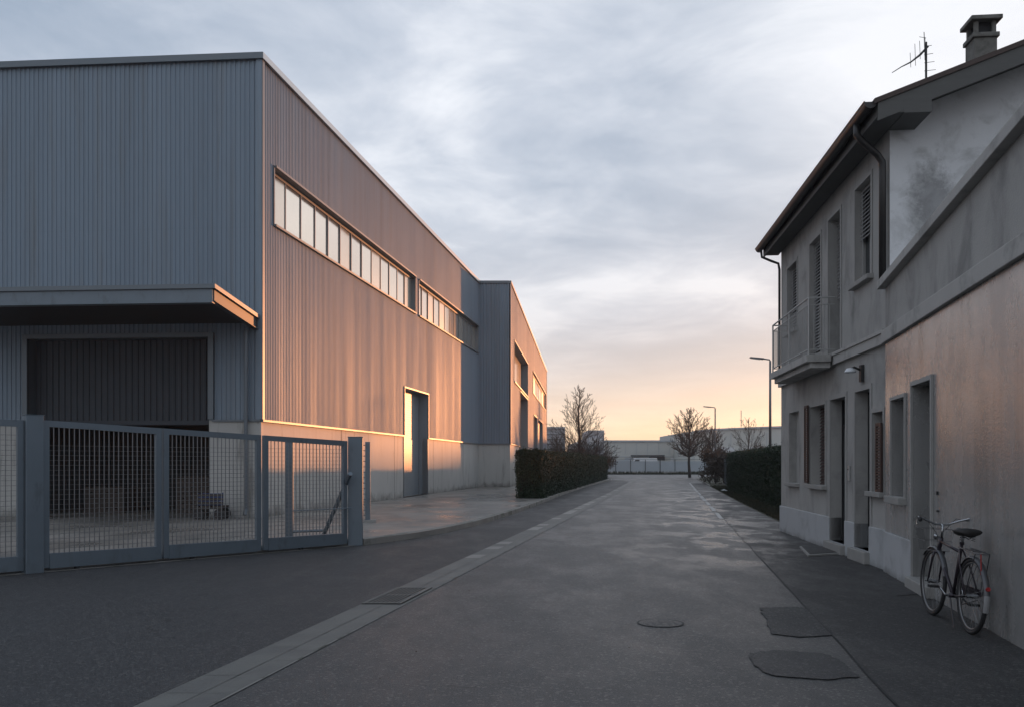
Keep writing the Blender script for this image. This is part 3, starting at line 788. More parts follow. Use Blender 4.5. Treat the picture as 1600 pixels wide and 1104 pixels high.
# ------------------------------------------------------------------ hedges and shrubs
def leaves(name, pts, normals, size, m, parent):
    n = len(pts); P = np.array(pts); N = np.array(normals)
    r = np.random.RandomState(len(pts) % 1000)
    D = N+r.normal(0, .75, (n, 3)); D /= np.linalg.norm(D, axis=1)[:, None]
    U = np.cross(D, r.normal(0, 1, (n, 3))); U /= np.linalg.norm(U, axis=1)[:, None]
    V = np.cross(D, U); S = size*r.uniform(.6, 1.35, (n, 1))
    q = np.stack([P-U*S, P+V*S*.5, P+U*S, P-V*S*.5], 1).reshape(-1, 3)
    b = MB(); b.v = q.tolist(); b.f = [(4*i, 4*i+1, 4*i+2, 4*i+3) for i in range(n)]
    return b.build(name, m, parent, fix=False)
def hedge(A, B, wd, h, label, n, size, zb):
    A = Vector((A[0], A[1], 0)); B = Vector((B[0], B[1], 0)); L = (B-A).length
    fr = Fr((A.x, A.y), (B.x-A.x, B.y-A.y))
    t = thing('hedge', label, 'hedge', (A.x, A.y, zb))
    b = MB(fr); b.box(.12, L-.12, -wd+.14, -.14, zb, h-.14); b.build('inner_twigs', M['core'], t)
    pts = []; nr = []
    r = random.Random(int(L*10))
    areas = [L*h, L*wd, L*h, wd*h, wd*h]; wts = [areas[0]*1.3, areas[1]*.8, areas[2]*.3, areas[3]*2.2, areas[4]*.6]
    tot = sum(wts)
    for _ in range(n):
        x = r.random()*tot; k = 0
        while x > wts[k]: x -= wts[k]; k += 1
        a = L*(r.random()**1.5 if k < 3 else 1); z_ = zb+(h-zb)*r.random(); d = -wd*r.random()
        if k == 0: d = 0; nn = fr.n
        elif k == 1: z_ = h; nn = Vector((0, 0, 1))
        elif k == 2: d = -wd; nn = -fr.n
        elif k == 3: a = 0; nn = -fr.u
        else: a = L; nn = fr.u
        p = fr.P(a, d, z_)
        bulge = .10*noise.noise(p*1.1)+.07*noise.noise(p*3.3)-abs(r.gauss(0, .06))+(.13*r.random()**2 if r.random() < .15 else 0)
        # soften the box edges
        ez = max(0, (z_-(h-.3))/.3); p = p+nn*bulge
        if k != 1: p = p-nn*(.12*ez*ez)
        else:
            ed = max(0, 1-min(-d, wd+d)/.3); p.z -= .12*ed*ed
        pts.append(tuple(p)); nr.append(tuple(nn))
    leaves('foliage', pts, nr, size, M['leaf'], t)
    return t
hedge((1.17, 35.75), (8.5, 79.5), 1.05, 2.06, 'long clipped dark green hedge on the kerb in front of the farther warehouse', 120000, .036, .12)
hedge((11.9, 51.5), (7.9, 25.2), -1.3, 2.1, 'clipped dark green hedge between the old house and the far gate', 10, .05, 0) if False else None
def hedge_r():
    A, B = (8.1, 25.6), (12.35, 51.5)
    fr = Fr(A, (B[0]-A[0], B[1]-A[1]), side=-1); return fr
# the right hedge faces -X: mirror the frame
_Fr = Fr
def hedge2(A, B, wd, h, label, n, size, zb):
    global Fr
    def Fl(O, u, nn=None, side=1): return _Fr(O, u, nn, -side)
    Fr = Fl
    t = hedge(A, B, wd, h, label, n, size, zb); Fr = _Fr
    return t
hedge2((8.05, 24.6), (12.2, 51.0), 1.3, 2.12, 'tall clipped dark green hedge beyond the old house', 80000, .036, 0)

def shrub(name, label, c, r3, n, m, size, group=None, stems=7):
    t = thing(name, label, 'shrub', (c[0], c[1], c[2]), group)
    r = random.Random(int(c[0]*31+c[1]*7)); b = MB()
    for k in range(stems):
        a = r.uniform(0, 6.28); e = Vector((c[0]+math.cos(a)*r3[0]*.7*r.random(), c[1]+math.sin(a)*r3[1]*.7*r.random(), c[2]+r3[2]*r.uniform(.9, 1.8)))
        m0 = Vector((c[0], c[1], c[2])).lerp(e, .5)+Vector((r.uniform(-.2, .2), r.uniform(-.2, .2), 0))
        b.tube([Vector(c), m0, e], [.05, .03, .01], 5)
    b.build('stems', M['bark'], t)
    lobes = [(r.uniform(-.6, .6), r.uniform(-.6, .6), r.uniform(.45, 1.45), r.uniform(.35, .6)) for _ in range(9)]
    pts = []; nr = []
    for _ in range(n):
        lx, ly, lz, lr = r.choice(lobes); v = Vector((r.gauss(0, 1), r.gauss(0, 1), r.gauss(0, 1))).normalized(); q = lr*r.random()**.4
        p = Vector((c[0]+(lx+v.x*q)*r3[0], c[1]+(ly+v.y*q)*r3[1], max(c[2]+.05, c[2]+(lz+v.z*q)*r3[2])))
        pts.append(tuple(p)); nr.append(tuple(v))
    leaves('foliage', pts, nr, size, m, t)
    return t

# ------------------------------------------------------------------ bare trees
def bare_tree(label, base, H, rad, trunk_h, seed, shape='cone', name='bare_tree', tr=.16, levels=3, dens=1.0, up0=.45, group=None, rm=.012):
    r = random.Random(seed); base = Vector(base)
    t = thing(name, label, 'tree', tuple(base), group); tb = MB(); cb = MB()
    n = 9; pts = [base+Vector((.06*math.sin(i*1.3+seed), .06*math.cos(i*1.1), H*.93*i/n)) for i in range(n+1)]
    rs = [tr*(1-i/n)**.8+.012 for i in range(n+1)]
    tb.tube(pts, rs, 8); tb.build('trunk', M['bark'], t, smooth=True)
    def width(h):
        q = (h-trunk_h)/(H-trunk_h)
        if shape == 'cone': return rad*max(.05, (1-q)**.75)*(min(1, q*5+.55))
        return rad*max(.1, math.sqrt(max(0, 1-(2*q-.9)**2*.85)))
    def branch(p, d, L, rr, lev):
        k = 5 if lev == 1 else 3; pp = [p]; dd = d.normalized(); up_ = .06 if lev == 1 else .05
        for i in range(k):
            dd = (dd+Vector((r.gauss(0, .07), r.gauss(0, .07), r.gauss(0, .05)+up_))).normalized(); pp.append(pp[-1]+dd*L/k)
        cb.tube(pp, [max(rm, rr*(1-.85*i/k)) for i in range(k+1)], 5 if lev < 2 else 3, caps=False)
        if lev >= levels: return
        m = int((11 if lev == 1 else 6)*dens)
        for j in range(m):
            q = .12+.86*(j+r.random())/m; q = min(q, .99); i = int(q*k); pos = pp[i].lerp(pp[i+1], q*k-i)
            dv = (pp[i+1]-pp[i]).normalized(); side = Vector((r.gauss(0, 1), r.gauss(0, 1), r.gauss(0, .8)+.2)); side = (side-dv*side.dot(dv)).normalized()
            branch(pos, (dv+side*r.uniform(.5, .95)).normalized(), L*r.uniform(.2, .38)*(1.2-.75*q), max(rm, rr*.45), lev+1)
    nb = int(64*dens)
    for i in range(nb):
        q_ = ((i+r.random())/nb)**(1.1 if shape == 'cone' else .8); a = i*2.4+r.uniform(-.4, .4)
        if shape == 'cone': wr = rad*(1-q_)**.6*min(1, .78+q_*1.6)
        else: wr = rad*math.sqrt(max(.02, 1-(1.85*q_-.82)**2))
        wr *= r.uniform(.72, 1.05); ht = trunk_h+.4+(H-trunk_h-.4)*q_
        hs_ = max(trunk_h, ht-wr*(.75+.7*q_)-.2*q_); hs_ = min(hs_, H*.9)
        tip = base+Vector((math.cos(a)*wr, math.sin(a)*wr, ht))
        j = hs_/(H*.93)*n; i0 = min(int(j), n-1); p0 = pts[i0].lerp(pts[i0+1], j-i0)
        dvec = tip-p0; branch(p0, Vector((dvec.x, dvec.y, dvec.z*.8)), dvec.length*1.02, tr*.27*(1-q_*.5), 1)
    cb.build('crown', M['bark'], t, fix=False)
    return t
bare_tree('large bare tree with fine ascending twigs beyond the left hedge', (7.1, 95, 0), 9.8, 4.5, 1.0, 3, 'cone', tr=.19, dens=1.2, rm=.009)
bare_tree('round crowned bare tree on the grass corner where the road bends', (18.4, 93, 0), 7.3, 2.35, 2.1, 8, 'round', tr=.15)
bare_tree('small bare tree partly hidden behind the round crowned bare tree', (21.9, 98, 0), 5.6, 1.7, 1.3, 12, 'round', tr=.11)
bare_tree('bare tree with sparse crown standing behind the right hedge', (20.6, 78, 0), 5.6, 1.8, 1.4, 31, 'round', tr=.08, dens=.62, rm=.009)
tL = bare_tree('low spreading bare tree beside the large one behind the hedge', (9.2, 100, 0), 4.3, 2.9, .6, 44, 'round', tr=.12)
tL2 = bare_tree('low bushy bare tree between the warehouse corner and the large bare tree', (5.7, 112, 0), 5.0, 2.4, .6, 45, 'round', tr=.12)
shrub('shrub', 'dark rusty leaved shrub at the end of the right hedge by the railing', (15.0, 66, 0), (1.3, 1.5, 1.45), 5000, M['leaf2'], .08)
shrub('shrub', 'dark bush under the round crowned bare tree', (22.5, 96, 0), (2.0, 1.4, 1.6), 4500, M['leaf2'], .1)
shrub('shrub', 'loose brown shrub showing above the hedge left of the near street lamp', (14.6, 52.5, 0), (1.7, 1.3, 1.5), 3500, M['leaf2'], .07, stems=16)
shrub('shrub', 'leafy dark shrub showing above the hedge beside the house corner', (11.6, 36, 0), (1.2, 1.6, 1.15), 2800, M['leaf2'], .055, stems=14)
shrub('shrub', 'wide dark bush at the foot of the large bare tree behind the left hedge', (8.4, 98, 0), (3.0, 1.5, 1.75), 8000, M['leaf2'], .09, stems=14)

# ------------------------------------------------------------------ street lamps
def lamp(label, x, y, h, k=1.0):
    t = thing('street_lamp', label, 'street lamp', (x, y, 0), 'street lamps along the right side of the road')
    b = MB(); b.tube([(x, y, 0), (x, y, .9)], .085*k, 12); b.build('base', M['lampmetal'], t, smooth=True)
    b = MB(); b.tube([(x, y, .9), (x, y, h*.6), (x, y, h-.05)], [.06*k, .055*k, .045*k], 12); b.build('pole', M['lampmetal'], t, smooth=True)
    b = MB(); b.tube([(x, y, h-.05), (x-.03, y, h), (x-.30*k, y, h+.04*k)], .03*k, 8); b.build('arm', M['lampmetal'], t, smooth=True)
    b = MB(Fr((x, y), (-1, 0), (0, 1)))
    b.box(.28*k, .86*k, -.1*k, .1*k, 0, 0, (h+.0, h+.075, h+.07, h+.12)); hd = b.build('lamp_head', M['lampmetal'], t, bevel=.015)
    b = MB(Fr((x, y), (-1, 0), (0, 1))); b.box(.42*k, .82*k, -.075*k, .075*k, 0, 0, (h-.0, h+.05, h+.016, h+.066)); b.build('lens', M['lampglass'], hd)
lamp('nearer grey street lamp standing behind the right hedge close to the house', 10.95, 38, 5.9)
lamp('smaller looking farther street lamp beyond the right hedge end', 16.1, 71, 5.9, 1.1)

# ------------------------------------------------------------------ far railings and fences
t = thing('railing_gate', 'dark metal railing gate at the far end of the right hedge', 'gate', (14.0, 58, 0))
RF = Fr((13.0, 53.5), (.21, 1), (-1, .21))
b = MB(RF); b.box(0, 14, -.03, .03, 1.62, 1.68); b.box(0, 14, -.03, .03, .2, .26)
for k in range(0, 15, 2): b.box(k-.05, k+.05, -.05, .05, 0, 1.8)
b.build('frame', M['fardark'], t); b = MB(RF)
for k in range(110): b.box(.05+k*.127, .09+k*.127, -.012, .012, .26, 1.62)
b.build('bars', M['fardark'], t)
t = thing('panel_fence', 'long low pale panel fence with dark posts across the far end of the road', 'fence', (20, 121, 0))
b = MB(); b.fr = Fr((-20, 121), (1, 0), (0, -1)); b.box(0, 80, -.03, .03, .35, 1.75); b.build('panels', M['farblue'], t)
b = MB(); b.fr = Fr((-20, 121), (1, 0), (0, -1))
for k in range(41): b.box(k*2-.04, k*2+.04, .035, .1, 0, 2.0)
b.box(0, 80, .035, .06, 1.95, 1.99); b.build('posts', M['fardark'], t)

# ------------------------------------------------------------------ far buildings
def farbox(name, label, x0, x1, y, h, dep, m, curved=False):
    t = thing(name, label, 'building', ((x0+x1)/2, y, 0)); fr = Fr((x0, y), (1, 0), (0, -1)); b = MB(fr)
    n = 24; L = x1-x0
    top = [(L*k/n, h+(1.1*math.sin(math.pi*k/n)**.7 if curved else 0)) for k in range(n+1)]
    fpts = [fr.P(a, 0, z_) for a, z_ in top]; bpts = [fr.P(a, -dep, z_) for a, z_ in top]
    b.poly([fr.P(0, 0, 0), *fpts, fr.P(L, 0, 0)]); b.poly([fr.P(0, -dep, 0), *bpts, fr.P(L, -dep, 0)])
    b.poly([fr.P(0, 0, 0), fr.P(0, -dep, 0), fr.P(0, -dep, h), fr.P(0, 0, h)]); b.poly([fr.P(L, 0, 0), fr.P(L, -dep, 0), fr.P(L, -dep, h), fr.P(L, 0, h)])
    b.build('wall', m, t); r = MB()
    for k in range(n): r.poly([fpts[k], fpts[k+1], bpts[k+1], bpts[k]])
    r.build('roof', M['clad_dark'], t, fix=False)
    c_ = MB(fr)
    for k in range(n): c_.box(top[k][0], top[k+1][0], 0.0, .25, 0, 0, (top[k][1]-.25, top[k+1][1]-.25, top[k][1]+.05, top[k+1][1]+.05))
    c_.build('eave', M['farblue'], t)
    return t, fr
X = lambda px, Y: (px-800)/F*Y
t, fr = farbox('factory_building', 'long low pale factory hall across the end of the road', X(908, 170), X(1098, 170), 170, 5.75, 40, M['farwall'])
b = MB(fr)
for k in range(1, 11): MB(fr).box(k*2.1-.03, k*2.1+.03, .01, .06, 3.2, 5.4).build('panel_seam', M['farblue'], t)
a0 = X(986, 170)-X(908, 170)
b = MB(fr); b.box(a0, a0+6.2, .01, 1.2, 2.75, 3.0); b.build('canopy', M['fardark'], t)
b = MB(fr); b.box(a0+3.4, a0+6.4, .01, .1, 2.0, 2.7); b.build('window', M['fardark'], t)
for k, (q0, q1) in enumerate(((-7, -4.6), (-1.2, .6), (7.5, 10.5), (11.5, 13))):
    b = MB(fr); b.box(a0+q0, a0+q1, .01, .08, .3, 2.5); b.build('door', M['farwhite' if k % 2 == 0 else 'farblue'], t)
b = MB(fr); b.box(a0-3.8, a0+14, .012, .07, 2.62, 2.72); b.build('ledge', M['farblue'], t)
t, fr = farbox('factory_building', 'large pale hall with gently curved roof behind the right hedge', X(1086, 150), X(1086, 150)+78, 150, 6.9, 36, M['farwall'], True)
b = MB(fr)
for k in range(1, 10): MB(fr).box(k*3-.04, k*3+.04, .01, .06, 3.6, 6.5).build('panel_seam', M['farblue'], t)
for q in (3, 9, 15, 21, 27):
    b = MB(fr); b.box(q, q+3.6, .01, .1, 3.0, 4.1); b.build('window', M['farwhite'], t)
t, fr = farbox('shed', 'small dark flat roofed shed behind the far end of the warehouse', X(820, 128), X(883, 128), 128, 6.6, 15, M['farblue'])
b = MB(fr)
for k in range(6): b.box(.1, 5.7, .01, .06, 2.0+k*.7, 2.1+k*.7)
b.build('ledge', M['fardark'], t)
t, fr = farbox('shed', 'grey flat roofed block seen through the crown of the large bare tree', X(918, 150), X(944, 150), 150, 6.9, 12, M['farblue'])
b = MB(fr); b.box(.3, 2.5, .01, .06, 4.6, 5.6); b.build('window', M['farwhite'], t)
# roof mast on the curved hall
x_ = X(1158, 152)
MB().tube([(x_, 152, 7.6), (x_, 152, 10.4)], .06, 6).build('mast', M['lampmetal'], origin=(x_, 152, 7.6), label='thin pole standing on the roof of the curved hall', cat='mast')

def van(label, cx, cy, m, L=5.2, h=2.35):
    t = thing('parked_van', label, 'van', (cx, cy, 0), 'vans parked in front of the far factory hall')
    fr = Fr((cx-L/2, cy), (1, 0), (0, -1)); prof = [(0, .45), (0, 1.1), (.75, 1.3), (1.35, h-.1), (1.7, h), (L-.1, h), (L, h-.2), (L, .45)]
    b = MB(fr); n = len(prof)
    b.add([fr.P(a, d, z_) for d in (0, -1.9) for a, z_ in prof], [tuple(range(n)), tuple(range(n, 2*n))]+[(k, (k+1) % n, n+(k+1) % n, n+k) for k in range(n)])
    b.build('body', m, t, bevel=.04)
    b = MB(fr); b.quad((1.05, .01, 1.35), (2.2, .01, 1.35), (2.2, .01, h-.3), (1.5, .01, h-.3)); b.build('side_window', M['glass_dark'], t, fix=False)
    b = MB(fr); b.quad((.80, -.15, 1.36), (.80, -1.75, 1.36), (1.30, -1.7, h-.16), (1.30, -.2, h-.16)); b.build('windscreen', M['glass_dark'], t, fix=False)
    for a in (.95, L-1.0):
        for d in (-.12, -1.78): MB(fr).tube([fr.P(a, d-.1, .34), fr.P(a, d+.12, .34)], .34, 18).build('wheel', M['rubber'], t)
van('white van parked behind the far fence below the dark factory canopy', X(1003, 150), 150, M['farwhite'])
van('bluish grey van parked behind the far fence left of the white van', X(972, 156), 156, M['farblue'], 4.6, 2.0)

# ------------------------------------------------------------------ old house
N0 = (5.38, 12.76); HF = Fr(N0, (.72, 7.54), (-.9955, .0951)); HL = 7.574; HT = 6.30; HD = 8.6
hs = HF.s
house = thing('old_house', 'old grey rendered two storey house with a balcony and dark gutter on the right', 'house', (*N0, 0))
def H_o(px0, px1, zt, zb): return (hs(px1), hs(px0), zb, zt)
PT = .58
op = dict(
    g1=H_o(1233, 1248, 2.62, 1.12), g2=H_o(1267, 1290, 2.62, 1.13), d1=H_o(1298, 1322, 2.66, .17), d2=H_o(1337, 1360.5, 2.68, .19),
    g3=H_o(1364, 1381, 2.30, 1.12),
    u1=H_o(1231, 1246, 5.76, 4.35), u2=H_o(1266, 1283, 5.80, 3.62), u3=H_o(1295, 1314, 5.88, 3.46), u4=H_o(1337, 1362, 5.92, 4.40))
ops = list(op.values())
b = MB(HF)
for a in cells(ops, 0, HL, PT, HT+.1): b.quad((a[0], 0, a[2]), (a[1], 0, a[2]), (a[1], 0, a[3]), (a[0], 0, a[3]))
for k, o in op.items(): reveal(b, o, .16 if k == 'g1' else (.17 if k in ('u1', 'u2', 'u4') else .27), 0)
rs = .37
OVH = .36; wt0 = HT+.015+rs*OVH; wt1 = HT+.015+rs*(OVH+HD/2)
# far gable and back wall
b.quad((HL, 0, 0), (HL, -HD, 0), (HL, -HD, wt0), (HL, -HD/2, wt1), (HL, 0, wt0))
b.quad((0, -HD, 0), (HL, -HD, 0), (HL, -HD, HT), (0, -HD, HT))
b.build('wall', M['stucco'], house, fix=False)
b = MB(HF); b.quad((0, 0, 0), (0, -HD, 0), (0, -HD, wt0), (0, -HD/2, wt1), (0, 0, wt0)); b.build('gable_wall', M['stucco_gable'], house, fix=False)
b = MB(HF)
for a in cells([op['d1'], op['d2']], .1, HL+.02, -.02, PT): b.box(a[0], a[1], -.28, .035, a[2], a[3])
b.build('plinth', M['plinth'], house, bevel=.01)
b = MB(HF); b.box(.02, HL+.02, .002, .07, 3.25, 3.40); b.box(.02, HL+.02, .002, .095, 3.401, 3.45); b.build('string_course', M['band'], house)
def surround(fr, o, wd=.06, pr=.018, sill=False):
    a, bb, c, d = o; f = MB(fr)
    f.box(a-wd, a, .002, pr, c, d+wd); f.box(bb, bb+wd, .002, pr, c, d+wd); f.box(a, bb, .002, pr, d, d+wd)
    return f
def slats(fr, o, dep, m, parent, z0=None, name='roller_blind'):
    a, bb, c, d = o; c = z0 or c; f = MB(fr); z_ = c
    while z_ < d-.03:
        f.add([fr.P(a+.06, -dep, z_+.05), fr.P(bb-.06, -dep, z_+.05), fr.P(bb-.06, -dep+.035, z_), fr.P(a+.06, -dep+.035, z_), 
               fr.P(a+.06, -dep-.006, z_+.05), fr.P(bb-.06, -dep-.006, z_+.05), fr.P(bb-.06, -dep+.029, z_-.004), fr.P(a+.06, -dep+.029, z_-.004)],
              [(0, 1, 2, 3), (4, 5, 6, 7), (0, 1, 5, 4), (2, 3, 7, 6), (0, 3, 7, 4), (1, 2, 6, 5)]); z_ += .062
    return f.build(name, m, parent)
def window(fr, o, parent, blind=None, dep=.25, sillz=True, sl=M['slat'], shut=None):
    a, bb, c, d = o
    f = MB(fr); f.box(a, a+.06, -dep, -dep+.06, c, d); f.box(bb-.06, bb, -dep, -dep+.06, c, d); f.box(a+.06, bb-.06, -dep, -dep+.06, d-.06, d); f.box(a+.06, bb-.06, -dep, -dep+.06, c, c+.06)
    m_ = (a+bb)/2; f.box(m_-.03, m_+.03, -dep, -dep+.055, c+.06, d-.06)
    wn = f.build('window', M['trimstone'], parent)
    g = MB(fr); g.quad((a+.06, -dep+.02, c+.06), (bb-.06, -dep+.02, c+.06), (bb-.06, -dep+.02, d-.06), (a+.06, -dep+.02, d-.06)); g.build('pane', M['glass_dark'], wn, fix=False)
    surround(fr, o).build('surround', M['trimstone'], wn)
    if blind is not None: slats(fr, o, dep-.075, sl, wn, c+(d-c)*blind)
    if sillz:
        s_ = MB(fr); s_.box(a-.1, bb+.1, -dep+.0, .10, c-.075, c-.001); s_.build('sill', M['stone'], wn, bevel=.008)
    return wn
window(HF, op['u1'], house, .0, dep=.16); window(HF, op['u2'], house, .0, dep=.16, sillz=False); window(HF, op['u4'], house, .45, dep=.16)
# french door on the balcony
a, bb, c, d = op['u3']
f = MB(HF); f.box(a, bb, -.25, -.20, c, d); w_ = f.build('balcony_door', M['door'], house); surround(HF, op['u3']).build('surround', M['trimstone'], w_); slats(HF, (a, bb, c+1.0, d), .16, M['slat'], w_)
# ground floor
f = MB(HF); a, bb, c, d = op['g1']; f.quad((a, -.155, c), (bb, -.155, c), (bb, -.155, d), (a, -.155, d)); w_ = f.build('blind_niche', M['stucco'], house, fix=False)
f = MB(HF); f.box(a-.08, bb+.08, -.15, .09, c-.07, c-.001); f.build('sill', M['stone'], w_, bevel=.008)
def shutter(fr, o, sidea, parent, opened=True, lab='shutter'):
    a, bb, c, d = o; wd = .26; f = MB(fr)
    if sidea: s0, s1 = bb-.03, bb+.01
    else: s0, s1 = a-.01, a+.03
    # leaf folded back into the reveal, standing out a little
    f.box(s0, s1, -.20, .06, c+.01, c+.06); f.box(s0, s1, -.20, .06, d-.06, d-.01); f.box(s0, s1, -.20, -.16, c+.06, d-.06); f.box(s0, s1, .02, .06, c+.06, d-.06)
    z_ = c+.08
    while z_ < d-.08: f.box(s0+.005, s1-.005, -.16, .02, z_, z_+.03); z_ += .045
    return f.build(lab, M['shutter'], parent)
w_ = window(HF, op['g2'], house, .0, sl=M['shutter'], dep=.26)
a, bb, c, d = op['g2']
def leaf(fr, s0, s1, c, d, parent):
    f = MB(fr); f.box(s0, s1, .035, .065, c, c+.05); f.box(s0, s1, .035, .065, d-.05, d); f.box(s0, s0+.04, .035, .065, c+.05, d-.05); f.box(s1-.04, s1, .035, .065, c+.05, d-.05)
    z_ = c+.06
    while z_ < d-.08: f.box(s0+.04, s1-.04, .04, .058, z_, z_+.03); z_ += .045
    return f.build('shutter', M['shutter'], parent)
leaf(HF, bb+.02, bb+.30, c+.02, d+.05, w_)
w_ = window(HF, op['g3'], house, .0, sl=M['shutter']); 
a, bb, c, d = op['g3']; f = MB(HF)
f.box(a-.04, a+.21, .03, .06, c+.0, c+.05); f.box(a-.04, a+.21, .03, .06, d-.22, d-.17); f.box(a-.04, a, .03, .06, c+.05, d-.22); f.box(a+.17, a+.21, .03, .06, c+.05, d-.22)
z_ = c+.06
while z_ < d-.24: f.box(a, a+.17, .035, .055, z_, z_+.03); z_ += .045
f.build('shutter', M['shutter'], w_)
def hdoor(fr, o, parent, lab=None):
    a, bb, c, d = o; f = MB(fr); f.box(a, bb, -.27, -.22, c, d-.5)
    n_ = f.build('door', M['door'], parent)
    f = MB(fr); m_ = (a+bb)/2
    for (p0, p1) in ((a+.1, m_-.05), (m_+.05, bb-.1)):
        for (z0, z1) in ((c+.15, c+.85), (c+1.0, d-.65)): f.box(p0, p1, -.22, -.205, z0, z1)
    f.build('door_panels', M['door'], n_)
    f = MB(fr); f.box(a, bb, -.265, -.225, d-.44, d-.02); f.build('fanlight', M['glass_dark'], n_)
    f = MB(fr); f.box(a, bb, -.27, -.20, d-.5, d-.44); f.box(a, a+.04, -.219, -.19, c, d); f.box(bb-.04, bb, -.219, -.19, c, d); f.build('door_frame', M['black'], n_)
    f = MB(fr); f.tube([fr.P(a+.12, -.16, c+1.0), fr.P(a+.24, -.16, c+1.0)], .012, 8); f.build('handle', M['chrome'], n_)
    surround(fr, o, .08).build('surround', M['trimstone'], n_)
    f = MB(fr); f.box(a-.06, bb+.06, -.2, .12, 0, c-.002); f.build('step', M['stone'], n_, bevel=.012)
    return n_
hdoor(HF, op['d1'], house); hdoor(HF, op['d2'], house)
# balcony
bs0, bs1, bd = hs(1308), HF.sY(18.85), .52
b = MB(HF); b.box(bs0, bs1, .096, bd, 3.30, 3.43); b.box(bs0+.05, bs1-.05, .097, bd-.08, 3.20, 3.299)
bal = b.build('balcony', M['band'], house, bevel=.008)
b = MB(HF); P = HF.P; rt = 4.42
b.tube([P(bs0+.04, .03, rt), P(bs0+.04, bd-.05, rt), P(bs1-.04, bd-.05, rt), P(bs1-.04, .03, rt)], .016, 6)
b.tube([P(bs0+.04, .03, 3.52), P(bs0+.04, bd-.05, 3.52), P(bs1-.04, bd-.05, 3.52), P(bs1-.04, .03, 3.52)], .011, 6)
b.tube([P(bs0+.04, .03, rt-.12), P(bs0+.04, bd-.05, rt-.12), P(bs1-.04, bd-.05, rt-.12), P(bs1-.04, .03, rt-.12)], .009, 6)
for (s_, d_) in ((bs0+.04, bd-.05), (bs1-.04, bd-.05), ((bs0+bs1)/2, bd-.05)): b.tube([P(s_, d_, 3.43), P(s_, d_, rt)], .016, 6)
n = 30
for k in range(1, n):
    s_ = bs0+.04+(bs1-bs0-.08)*k/n; b.tube([P(s_, bd-.05, 3.52), P(s_, bd-.05, rt-.12)], .0075, 5, caps=False)
for k in range(1, 5):
    d_ = .03+(bd-.08)*k/5
    for s_ in (bs0+.04, bs1-.04): b.tube([P(s_, d_, 3.52), P(s_, d_, rt-.12)], .0075, 5, caps=False)
b.build('railing', M['rail'], bal)
# roof
ov = .36
ra = -.62; rb = HL+.22
b = MB(HF)
def rpt(s_, t_, dz=0):   # t_ measured inward from the eave edge
    return HF.P(s_, ov-t_, HT+.02+rs*t_+dz)
half = HD/2+ov
b.add([rpt(ra, 0), rpt(rb, 0), rpt(rb, half), rpt(ra, half), rpt(ra, 0, .10), rpt(rb, 0, .10), rpt(rb, half, .10), rpt(ra, half, .10)],
      [(0, 1, 2, 3), (4, 5, 6, 7), (0, 1, 5, 4), (1, 2, 6, 5), (2, 3, 7, 6), (3, 0, 4, 7)])
q = lambda s_, t_, dz=0: HF.P(s_, -HD-ov+t_, HT+.02+rs*t_+dz)
b.add([q(ra, 0), q(rb, 0), q(rb, half), q(ra, half), q(ra, 0, .10), q(rb, 0, .10), q(rb, half, .10), q(ra, half, .10)],
      [(0, 1, 2, 3), (4, 5, 6, 7), (0, 1, 5, 4), (1, 2, 6, 5), (2, 3, 7, 6), (3, 0, 4, 7)])
roof = b.build('roof', M['fascia'], house)
# tiles in wavy courses
b = MB(HF); n = 76; m_ = 13
for side in (rpt, q):
    for j in range(m_):
        t0 = -.06+(half+.04)*j/m_; t1 = -.06+(half+.04)*(j+1)/m_+.05
        base = len(b.v)
        for i in range(n+1):
            s_ = ra-.03+(rb-ra+.06)*i/n; h = .03*math.sin(i*math.pi/1.5)
            b.v.append(tuple(side(s_, t0, .15+h))); b.v.append(tuple(side(s_, t1, .115+h)))
        for i in range(n): b.f.append((base+2*i, base+2*i+2, base+2*i+3, base+2*i+1))
    b.box(ra-.03, ra+.0, 0, 0, 0, 0)
b.build('tiles', M['tiles'], roof, fix=False)
b = MB(HF)   # verge board and tile edge
b.add([rpt(ra-.035, 0, -.14), rpt(ra-.035, half, -.14), rpt(ra-.035, half, .10), rpt(ra-.035, 0, .10), rpt(ra-.002, 0, -.14), rpt(ra-.002, half, -.14), rpt(ra-.002, half, .10), rpt(ra-.002, 0, .10)],
      [(0, 1, 2, 3), (4, 5, 6, 7), (0, 1, 5, 4), (1, 2, 6, 5), (2, 3, 7, 6), (3, 0, 4, 7)])
b.build('verge_board', M['fascia'], roof)
b = MB(HF)
b.add([rpt(ra-.06, -.05, .102), rpt(ra-.06, half, .102), rpt(ra-.06, half, .17), rpt(ra-.06, -.05, .17), rpt(ra+.04, -.05, .102), rpt(ra+.04, half, .102), rpt(ra+.04, half, .17), rpt(ra+.04, -.05, .17)],
      [(0, 1, 2, 3), (4, 5, 6, 7), (0, 1, 5, 4), (1, 2, 6, 5), (2, 3, 7, 6), (3, 0, 4, 7)])
b.build('verge_tiles', M['tiles'], roof)
b = MB(HF); b.box(ra-.03, rb, .02, ov-.03, HT-.02, HT+.015); b.box(ra-.03, rb, ov-.029, ov+.0, HT-.06, HT+.10)
b.box(ra-.036, -.0, -.34, .019, HT-.03, HT+.16)
b.build('soffit', M['fascia'], roof)
